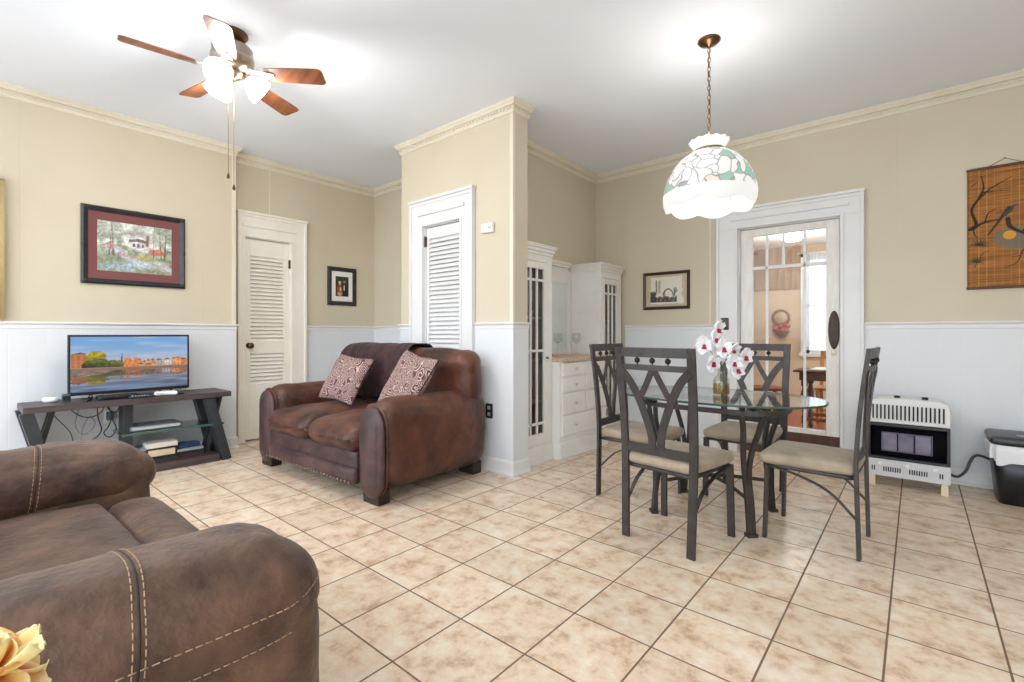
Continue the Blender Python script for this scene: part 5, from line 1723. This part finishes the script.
M_ctop = mat('tan_laminate', rgb(186, 152, 120), 0.35, c2=rgb(212, 186, 158), nscale=40, lo=0.4, hi=0.6)
MB().bb(db_x0 - o.x, db_x1 + 0.035 - o.x, db_y0 - o.y, db_y1 - o.y, 0, 0.038).build('slab', M_ctop, ctp, bevel=0.006)
CT = 0.8885 + 0.038
mp_ = thing('mirror_panel', 'white framed mirror back between the glazed towers above the worktop', 'mirror', (AX + 0.002, (db_y0 + db_y1) / 2, CT + 0.0005))
hy = (db_y1 - db_y0) / 2
my0, my1, mz0, mz1 = -hy + 0.09, 4.386 - o.y, 0.045, 0.765
fr = MB().bb(0, 0.02, -hy, my0, 0, 0.90).bb(0, 0.02, my1, hy, 0, 0.90).bb(0, 0.02, my0, my1, 0, mz0).bb(0, 0.02, my0, my1, mz1, 0.90).bb(0, 0.02, -hy + 0.056, hy - 0.056, 0.90, 0.93)
he = hy - 0.056
fr.bb(0, 0.045, -he, he, 0.93, 0.955).bb(0, 0.06, -he, he, 0.955, 0.985)
fr.build('frame', M_hutch, mp_, bevel=0.002)
MB().bb(0.004, 0.010, my0, my1, mz0, mz1).build('mirror_glass', M_mirror, mp_)

gb = thing('wine_glass', 'clear stemmed wine glass standing on the worktop before the mirror', 'glass', (-2.79, 4.375, CT + 0.0005))
MB().lathe([(0.0001, 0.001), (0.036, 0.0), (0.034, 0.004), (0.008, 0.008), (0.0045, 0.02), (0.0045, 0.10), (0.012, 0.112), (0.038, 0.135), (0.050, 0.165), (0.048, 0.195), (0.042, 0.225),
            (0.0405, 0.225), (0.046, 0.195), (0.048, 0.165), (0.036, 0.138), (0.010, 0.117), (0.0001, 0.115)], (0, 0, 0), 28, cap=False).build('bowl_and_stem', M_gobl, gb)
rb = thing('red_box', 'small red and white box at the left end of the worktop', 'box', (-2.66, 3.66, CT + 0.0005))
MB().rbox((0, 0, 0.016), (0.07, 0.10, 0.032), 0.005, 4).build('box_body', mat('red_card', rgb(166, 74, 66), 0.5), rb)
MB().bb(-0.036, 0.036, -0.051, -0.02, 0.006, 0.026).build('label_band', M_paper, rb, bevel=0.001)
tr_ = thing('trinket', 'tiny white and red trinket beside the red box on the worktop', 'ornament', (-2.62, 3.604, CT + 0.0005))
MB().lathe([(0.012, 0), (0.014, 0.01), (0.008, 0.022), (0.011, 0.03), (0.0001, 0.042)], (0, 0, 0), 14).build('body', M_plate, tr_)
MB().sphere((0, 0, 0.046), 0.009, 6).build('top', bpy.data.materials['red_card'], tr_)

def dish(name, label, loc, prof, m):
    t = thing(name, label, 'dish', loc, 0, 'dishes inside the glazed cabinet')
    MB().lathe(prof, (0, 0, 0), 22, cap=False).build('body', m, t)
    foot = MB().lathe([(0.0001, 0.0), (prof[0][0] * 0.9, 0.0), (prof[0][0], 0.004)], (0, 0, 0), 22, cap=False)
    foot.build('foot_ring', M_sil, t)
    return t
bowl = [(0.025, 0.004), (0.05, 0.02), (0.065, 0.055), (0.062, 0.055), (0.046, 0.024), (0.0001, 0.012)]
cup = [(0.028, 0.004), (0.036, 0.03), (0.04, 0.085), (0.037, 0.085), (0.033, 0.03), (0.0001, 0.01)]
M_blue = mat('pale_blue_glaze', rgb(150, 168, 178), 0.25)
M_amb = mat('amber_glass', rgb(146, 104, 62), 0.2)
dish('bowl', 'pale blue bowl behind the glass on the lowest shelf of the tall cabinet', (-2.68, 3.34, 0.5355), bowl, M_blue)
dish('cup', 'white cup behind the glass on the middle shelf of the tall cabinet', (-2.66, 3.28, 0.9155), cup, M_plate)
dish('amber_bowl', 'amber bowl behind the glass on the top shelf of the tall cabinet', (-2.68, 3.37, 1.2955), bowl, M_amb)
dish('cup', 'grey cup behind the glass on the middle shelf of the corner cabinet', (-2.67, 4.68, 0.9155), cup, M_sil)

# ------------------------------------------------------------------ dining table
TC = (-1.0, 3.19)
dt = thing('dining_table', 'oval glass-topped dining table on a dark metal base with curved legs', 'table', (TC[0], TC[1], 0))
TZ0, TZ1 = 0.742, 0.754
A_, B_ = 0.62, 0.42
def oval(a, b, n, e=2.2):
    out = []
    for k in range(n):
        th = 2 * PI * k / n
        c, s = math.cos(th), math.sin(th)
        out.append((a * math.copysign(abs(c) ** (2 / e), c), b * math.copysign(abs(s) ** (2 / e), s)))
    return out
MB().prism(oval(A_, B_, 72), TZ0, TZ1).build('glass_top', M_tableglass, dt)
eg = MB()
ov, ov2 = oval(A_ + 0.0015, B_ + 0.0015, 72), oval(A_ - 0.004, B_ - 0.004, 72)
n = 72
vs = [(x, y, TZ0 - 0.0005) for x, y in ov] + [(x, y, TZ1 - 0.001) for x, y in ov] + [(x, y, TZ0 - 0.0005) for x, y in ov2]
fs = [(k, (k + 1) % n, n + (k + 1) % n, n + k) for k in range(n)] + [(2 * n + k, 2 * n + (k + 1) % n, (k + 1) % n, k) for k in range(n)]
eg.add(vs, fs, True)
eg.build('glass_rim', M_glassedge, dt)['label'] = 'greenish polished glass edge'
RA, RB = 0.43, 0.275
rg = [(x, y, 0.693) for x, y in oval(RA, RB, 56, 3.2)]
MB().bar(rg, 0.030, 0.010, (0, 0, 1), closed=True).build('apron_ring', M_iron, dt)
LX, LY = 0.285, 0.255
for sx in (-1, 1):
    for sy in (-1, 1):
        lx, ly = sx * LX, sy * LY
        lg = MB()
        d = Vector((sx * 0.75, sy * 0.66, 0)).normalized()      # outwards along the diagonal
        tg = Vector((-d.y, d.x, 0))
        base = Vector((lx, ly, 0))
        for s in (-1, 1):
            pts = [base + tg * s * 0.066 + d * 0.015 + Vector((0, 0, 0.685)),
                   base + tg * s * 0.050 + d * 0.005 + Vector((0, 0, 0.60)),
                   base + tg * s * 0.026 - d * 0.030 + Vector((0, 0, 0.46)),
                   base + tg * s * 0.013 - d * 0.035 + Vector((0, 0, 0.33)),
                   base + tg * s * 0.012 - d * 0.010 + Vector((0, 0, 0.17)),
                   base + tg * s * 0.012 + d * 0.004 + Vector((0, 0, 0.01))]
            lg.bar(curve(pts, 6), 0.024, 0.024, tuple(tg))
        lg.prism([(-0.03, -0.022), (0.03, -0.022), (0.03, 0.022), (-0.03, 0.022)], 0.0, 0.02, Matrix.Translation(base + d * 0.004) @ Matrix.Rotation(math.atan2(tg.y, tg.x), 4, 'Z'))
        lg.build('leg', M_iron, dt, bevel=0.002)
        for s in (-1, 0, 1):
            q = base + tg * s * 0.066 + d * 0.02
            MB().sphere((q.x, q.y, 0.7245), 0.0165, 7).build('ball_finial', M_ball, dt)
for s in (-1, 1):
    MB().bar(curve([(-LX + 0.03, -s * (LY - 0.03), 0.20), (-0.12, -s * 0.10, 0.225), (0, 0, 0.232 + 0.004 * s), (0.12, s * 0.10, 0.225), (LX - 0.03, s * (LY - 0.03), 0.20)], 6), 0.022, 0.007, (0, 0, 1)).build('stretcher', M_iron, dt)

# ------------------------------------------------------------------ dining chairs (local: front is +y)
def make_chair(label, loc, rz):
    t = thing('dining_chair', label, 'chair', loc, rz, 'metal dining chairs round the glass table')
    W = 0.195
    def by(z):           # rake of the back
        return -0.215 - 0.055 * max(0.0, (z - 0.46) / 0.61) ** 1.6 - 0.012 * max(0, (0.46 - z) / 0.46)
    def wx(z):           # the posts splay outwards towards the top
        return W + 0.022 * (z / 1.07)
    for s in (-1, 1):
        pts = [(s * wx(z), by(z), z) for z in (0.0, 0.2, 0.42, 0.52, 0.65, 0.78, 0.92, 1.07)]
        MB().bar(curve(pts, 3), 0.044, 0.018, (1, 0, 0)).build('back_post', M_iron, t, bevel=0.002)
        pts = [(s * 0.205, 0.195, 0.41), (s * 0.207, 0.20, 0.2), (s * 0.210, 0.205, 0.0)]
        MB().bar(curve(pts, 4), 0.038, 0.018, (1, 0, 0)).build('front_leg', M_iron, t, bevel=0.002)
        # arched side brace from the rear leg up under the seat
        arc = [(s * 0.197, by(0.20) + 0.006, 0.20), (s * 0.197, -0.10, 0.315), (s * 0.199, 0.04, 0.375), (s * 0.203, 0.185, 0.405)]
        MB().bar(curve(arc, 6), 0.020, 0.009, (1, 0, 0)).build('side_brace', M_iron, t, bevel=0.001)
    arc = [(-0.19, by(0.22), 0.22), (-0.10, by(0.3) + 0.02, 0.355), (0, by(0.36) + 0.02, 0.40), (0.10, by(0.3) + 0.02, 0.355), (0.19, by(0.22), 0.22)]
    MB().rbox((0, 0.0, 0.405), (0.40, 0.42, 0.022), 0.008, 4).build('seat_frame', M_iron, t)
    def sw(p, u, v, tt):
        p.x *= 1 + 0.05 * v
        return p
    MB().rbox((0, 0.012, 0.447), (0.425, 0.455, 0.066), 0.030, 14, puff=(0, 0.004, 0.010), wr=0.0015, wscale=10, warp=sw).build('seat_cushion', M_seat, t)
    def rail(z, h, name='back_rail', bow=0.012):
        x = wx(z)
        pts = [(-x, by(z), z), (-x * 0.5, by(z) - bow * 0.75, z), (0, by(z) - bow, z), (x * 0.5, by(z) - bow * 0.75, z), (x, by(z), z)]
        MB().bar(curve(pts, 4), h, 0.012, (0, 0, 1)).build(name, M_iron, t, bevel=0.0015)
    rail(1.044, 0.052, 'top_rail')
    rail(0.962, 0.032)
    rail(0.512, 0.050, 'lower_rail', 0.006)
    for x in (-0.092, 0.0, 0.092):
        MB().sphere((x, by(1.0) - 0.0105, 1.001), 0.0155, 7).tube([(x, by(0.976) - 0.0105, 0.976), (x, by(1.025) - 0.0105, 1.025)], 0.004, 6).build('ball_finial', M_ball, t)
    def lattice(pts, w):
        P = [(x, by(z) - 0.010, z) for x, z in pts]
        MB().bar(curve(P, 7), w, 0.010, (1, 0, 0)).build('back_splat', M_iron, t, bevel=0.0012)
    for s in (-1, 1):
        lattice([(s * 0.205, 0.945), (s * 0.150, 0.885), (s * 0.098, 0.79), (s * 0.055, 0.68), (s * 0.031, 0.60), (s * 0.024, 0.52)], 0.044)
        lattice([(s * 0.006, 0.952), (s * 0.045, 0.875), (s * 0.092, 0.790)], 0.032)
    return t
ch1 = make_chair('dark metal dining chair nearest the camera, its back turned, before the glass table', (-1.035, 2.690, 0), math.radians(-8))
G = 'metal dining chairs round the glass table'
dup(ch1, (-1.502, 3.195, 0), math.radians(-90), 'metal dining chair at the left end of the glass table beside the white drawers', G)
dup(ch1, (-0.935, 3.685, 0), math.radians(180), 'metal dining chair behind the glass table, in front of the glazed door', G)
dup(ch1, (-0.442, 3.185, 0), math.radians(88), 'metal dining chair seen side-on at the right end of the glass table near the heater', G)

# ------------------------------------------------------------------ vase of orchids on the table
vz = TZ1 + 0.0005
VX, VY = -0.955, 3.205
va = thing('orchid_vase', 'clear glass bottle vase of white and magenta orchids on the glass table', 'vase', (VX, VY, vz))
MB().lathe([(0.0001, 0.003), (0.046, 0.0), (0.050, 0.006), (0.050, 0.075), (0.044, 0.105), (0.026, 0.125), (0.020, 0.14), (0.022, 0.165), (0.026, 0.168), (0.0235, 0.168), (0.0175, 0.142), (0.024, 0.122), (0.0415, 0.102), (0.0475, 0.075), (0.0475, 0.008), (0.0001, 0.006)],
           (0, 0, 0), 30, cap=False).build('glass_bottle', M_gobl, va)
MB().lathe([(0.0001, 0.0065), (0.0470, 0.0085), (0.0470, 0.072), (0.0001, 0.0725)], (0, 0, 0), 28, cap=False).build('amber_water', glass('amber_liquid', (0.80, 0.62, 0.22, 1), 0.08), va)
M_stem = mat('orchid_stem', rgb(92, 100, 56), 0.6)
right = Vector((0.7638, 0.6455, 0))
fwd = Vector((-0.6455, 0.7638, 0))
PW, PE = rgb(236, 236, 240), rgb(248, 248, 250)
MG = rgb(170, 16, 56)
blooms = [(-0.02, 0.42, 0.00), (-0.105, 0.32, 0.01), (-0.055, 0.355, -0.04), (0.055, 0.285, -0.05), (-0.07, 0.21, -0.045), (0.055, 0.215, -0.06), (0.075, 0.165, -0.055), (0.165, 0.245, 0.02), (0.005, 0.24, 0.04), (-0.01, 0.30, -0.055)]
M_orch = M_pet
M_mag = mat('magenta_lip', rgb(176, 22, 62), 0.6)
sset = []
for i, (a, b, c) in enumerate(blooms):
    ctr = right * a + fwd * c + Vector((0, 0, b))
    MB().tube(curve([(0, 0, 0.02), (0.004 * (i % 3 - 1), 0.003, 0.15), tuple(ctr * 0.55 + Vector((0, 0, 0.09))), tuple(ctr + fwd * 0.012)], 6), 0.0022, 5).build('stem', M_stem, va)
    rnd = random.Random(i + 20)
    # bloom faces the camera, turned a little each way
    yaw = math.radians(40.2 - 90 + rnd.uniform(-38, 38))
    # local +x of the flower = its facing direction
    facing = Matrix.Translation(ctr) @ Matrix.Rotation(yaw, 4, 'Z') @ Matrix.Rotation(math.radians(rnd.uniform(-15, 25)), 4, 'Y')
    bl = MB()
    hd = None
    for k in range(5):
        ang = 2 * PI * k / 5 + PI / 2
        M = facing @ Matrix.Rotation(ang, 4, 'X') @ Matrix.Rotation(math.radians(-78), 4, 'Y')
        big = 1.15 if k in (1, 4) else 0.95
        petal('petal', va, M, 0.060 * big, 0.064 * (1.2 if k in (1, 4) else 0.85), -0.12, (PW, PE, PE), i * 7 + k, M_orch, 0.15)
    lp = MB()
    lp.rbox((0.010, 0, -0.008), (0.022, 0.020, 0.026), 0.009, 5, M=None)
    lp.rbox((0.014, 0, -0.020), (0.016, 0.030, 0.012), 0.005, 4)
    for q in range(len(lp.v)):
        lp.v[q] = facing @ lp.v[q]
    lp.build('flower_lip', M_mag, va)

# ------------------------------------------------------------------ gas heater
ht = thing('gas_heater', 'white and black gas wall heater standing on the floor right of the glazed door', 'heater', (-0.053, 4.675, 0))
HW = 0.237
M_hwhite = mat('cream_enamel', rgb(226, 225, 221), 0.4)
M_hgrey = mat('light_grey_enamel', rgb(206, 206, 208), 0.4)
ub = MB()
# shoulders: rounded-top outline
out = [(-HW, 0.475), (-HW, 0.60), (-HW + 0.012, 0.635), (-HW + 0.05, 0.655), (0, 0.664), (HW - 0.05, 0.655), (HW - 0.012, 0.635), (HW, 0.60), (HW, 0.475)]
MXZ = Matrix.Rotation(math.radians(90), 4, 'X')
ub.prism(out, -0.115, 0.11, MXZ)
ub.build('upper_casing', M_hwhite, ht, bevel=0.006)
gr_ = MB()
for k in range(18):
    x = -0.200 + 0.400 * k / 17
    gr_.bb(x - 0.0045, x + 0.0045, -0.1165, -0.112, 0.505, 0.612)
gr_.build('vent_slots', M_blackmatte, ht)
MB().bb(-HW + 0.004, HW - 0.004, -0.095, 0.115, 0.088, 0.474).build('fire_box', M_blackmatte, ht, bevel=0.004)
MB().bb(-HW + 0.002, HW - 0.002, -0.125, -0.096, 0.452, 0.474).bb(-HW + 0.002, HW - 0.002, -0.125, -0.096, 0.205, 0.225).bb(-HW + 0.002, -HW + 0.022, -0.122, -0.096, 0.225, 0.452).bb(HW - 0.022, HW - 0.002, -0.122, -0.096, 0.225, 0.452).build('window_frame', M_black, ht, bevel=0.004)
M_plq = mat('ceramic_plaque', rgb(170, 156, 156), 0.6, c2=rgb(222, 208, 204), nscale=7)
for k in range(3):
    x = -0.145 + k * 0.096
    MB().rbox((x + 0.042, -0.098, 0.335), (0.088, 0.012, 0.128), 0.005, 4).build('ceramic_plaque', M_plq, ht)
MB().bb(-0.152, 0.142, -0.106, -0.103, 0.264, 0.272).bb(-0.152, 0.142, -0.106, -0.103, 0.399, 0.407).bb(-0.152, -0.145, -0.106, -0.103, 0.264, 0.407).bb(0.135, 0.142, -0.106, -0.103, 0.264, 0.407).bb(-0.053, -0.048, -0.106, -0.103, 0.264, 0.407).bb(0.043, 0.048, -0.106, -0.103, 0.264, 0.407).build('wire_guard', M_sil, ht)
MB().bb(-HW + 0.022, HW - 0.022, -0.1135, -0.1115, 0.225, 0.452).build('front_glass', glass('smoked_pane', (0.80, 0.80, 0.86, 1), 0.0), ht)
lp = MB().bb(-HW, HW, -0.122, 0.11, 0.078, 0.087).bb(-HW, HW, -0.125, -0.096, 0.078, 0.203).bb(-HW, -HW + 0.003, -0.1, 0.11, 0.087, 0.203).bb(HW - 0.003, HW, -0.1, 0.11, 0.087, 0.203)
lp.build('lower_panel', M_hgrey, ht, bevel=0.004)
for grp, n_ in ((-0.205, 2), (-0.135, 8), (0.015, 8), (0.180, 2)):
    ls = MB()
    for k in range(n_):
        ls.bb(grp + k * 0.0135 - 0.0035, grp + k * 0.0135 + 0.0035, -0.1265, -0.124, 0.115, 0.150)
    ls.build('lower_slots', M_blackmatte, ht)
for x in (-0.16, 0.0, 0.155):
    MB().rbox((x, -0.1275, 0.172), (0.022, 0.006, 0.022), 0.0028, 4).build('clip', M_plate, ht)
for x in (-0.06, 0.10):
    MB().lathe([(0.018, 0.0), (0.020, 0.004), (0.018, 0.022), (0.0001, 0.024)], (x, -0.03, 0.655), 16).build('control_knob', M_black, ht)
for s in (-1, 1):
    MB().prism([(-0.022, 0), (0.022, 0), (0.018, 0.078), (-0.018, 0.078)], -0.10, 0.13, Matrix.Translation((s * 0.205, 0, 0)) @ MXZ).build('foot', mat('cream_foot', rgb(222, 208, 178), 0.5) if s < 0 else bpy.data.materials['cream_foot'], ht, bevel=0.003)
hs = tag(MB().tube(curve([(0.188, 4.72, 0.12), (0.23, 4.78, 0.10), (0.275, 4.84, 0.135), (0.30, 4.87, 0.20), (0.325, 4.925, 0.235), (0.36, 4.958, 0.24), (0.42, 4.972, 0.215), (0.47, 4.974, 0.19), (0.52, 4.974, 0.175)], 6), 0.0095, 8).build('gas_hose', mat('grey_hose', rgb(84, 84, 84), 0.5)),
         'grey gas hose arching from the heater to the wall behind the black bin', 'hose')

# ------------------------------------------------------------------ waste bin
bn = thing('waste_bin', 'black plastic waste bin with a white liner at the right edge of the picture', 'bin', (0.555, 4.745, 0))
def bin_shell(z0, z1, e0, e1, m, name, hw=0.145, hd=0.172, r=0.03):
    def ring(z, e):
        out = []
        for k in range(32):
            th = 2 * PI * k / 32
            c, s = math.cos(th), math.sin(th)
            out.append(((hw + e) * math.copysign(abs(c) ** 0.35, c), (hd + e) * math.copysign(abs(s) ** 0.35, s), z))
        return out
    vs = ring(z0, e0) + ring(z1, e1) + ring(z1, e1 - 0.006) + ring(z0 + 0.004, e0 - 0.006)
    fs = []
    for a, b in ((0, 1), (1, 2), (2, 3)):
        for k in range(32):
            k2 = (k + 1) % 32
            fs.append((a * 32 + k, a * 32 + k2, b * 32 + k2, b * 32 + k))
    fs.append(tuple(reversed(range(32))))
    fs.append(tuple(range(96, 128)))
    return MB().add(vs, fs, True).build(name, m, bn)
bin_shell(0.0, 0.395, -0.012, 0.024, mat('black_bin_plastic', rgb(26, 27, 31), 0.35), 'bin_body')
# liner folded over the rim, with an uneven hem
lv_, lf_ = [], []
nk = 96
for k in range(nk):
    th = 2 * PI * k / nk
    c, s = math.cos(th), math.sin(th)
    def pt(e, z):
        return ((0.145 + e) * math.copysign(abs(c) ** 0.35, c), (0.172 + e) * math.copysign(abs(s) ** 0.35, s), z)
    hem = 0.30 + 0.028 * math.sin(2 * th + 2.2) + 0.012 * math.sin(7 * th)
    wob = 0.004 * math.sin(11 * th) + 0.003 * math.sin(23 * th)
    lv_ += [pt(0.014, 0.365), pt(0.026, 0.401), pt(0.033 + wob * 0.5, 0.395), pt(0.034 + wob, 0.35), pt(0.030 + wob * 1.4, hem)]
for k in range(nk):
    k2 = (k + 1) % nk
    for j in range(4):
        lf_.append((k * 5 + j, k2 * 5 + j, k2 * 5 + j + 1, k * 5 + j + 1))
ln_ = MB().add(lv_, lf_, True).build('liner', mat('white_liner', rgb(228, 228, 230), 0.5), bn)
ln_['label'] = 'white plastic liner folded over the rim'
MB().rbox((0, 0, 0.427), (0.35, 0.40, 0.05), 0.02, 10, puff=(0, 0, 0.015)).rbox((0, 0, 0.448), (0.27, 0.32, 0.02), 0.009, 6).build('lid', mat('charcoal_lid_plastic', rgb(52, 53, 56), 0.35), bn)
MB().rbox((0.02, -0.12, 0.462), (0.13, 0.035, 0.01), 0.004, 4).build('lid_handle', M_sil, bn)
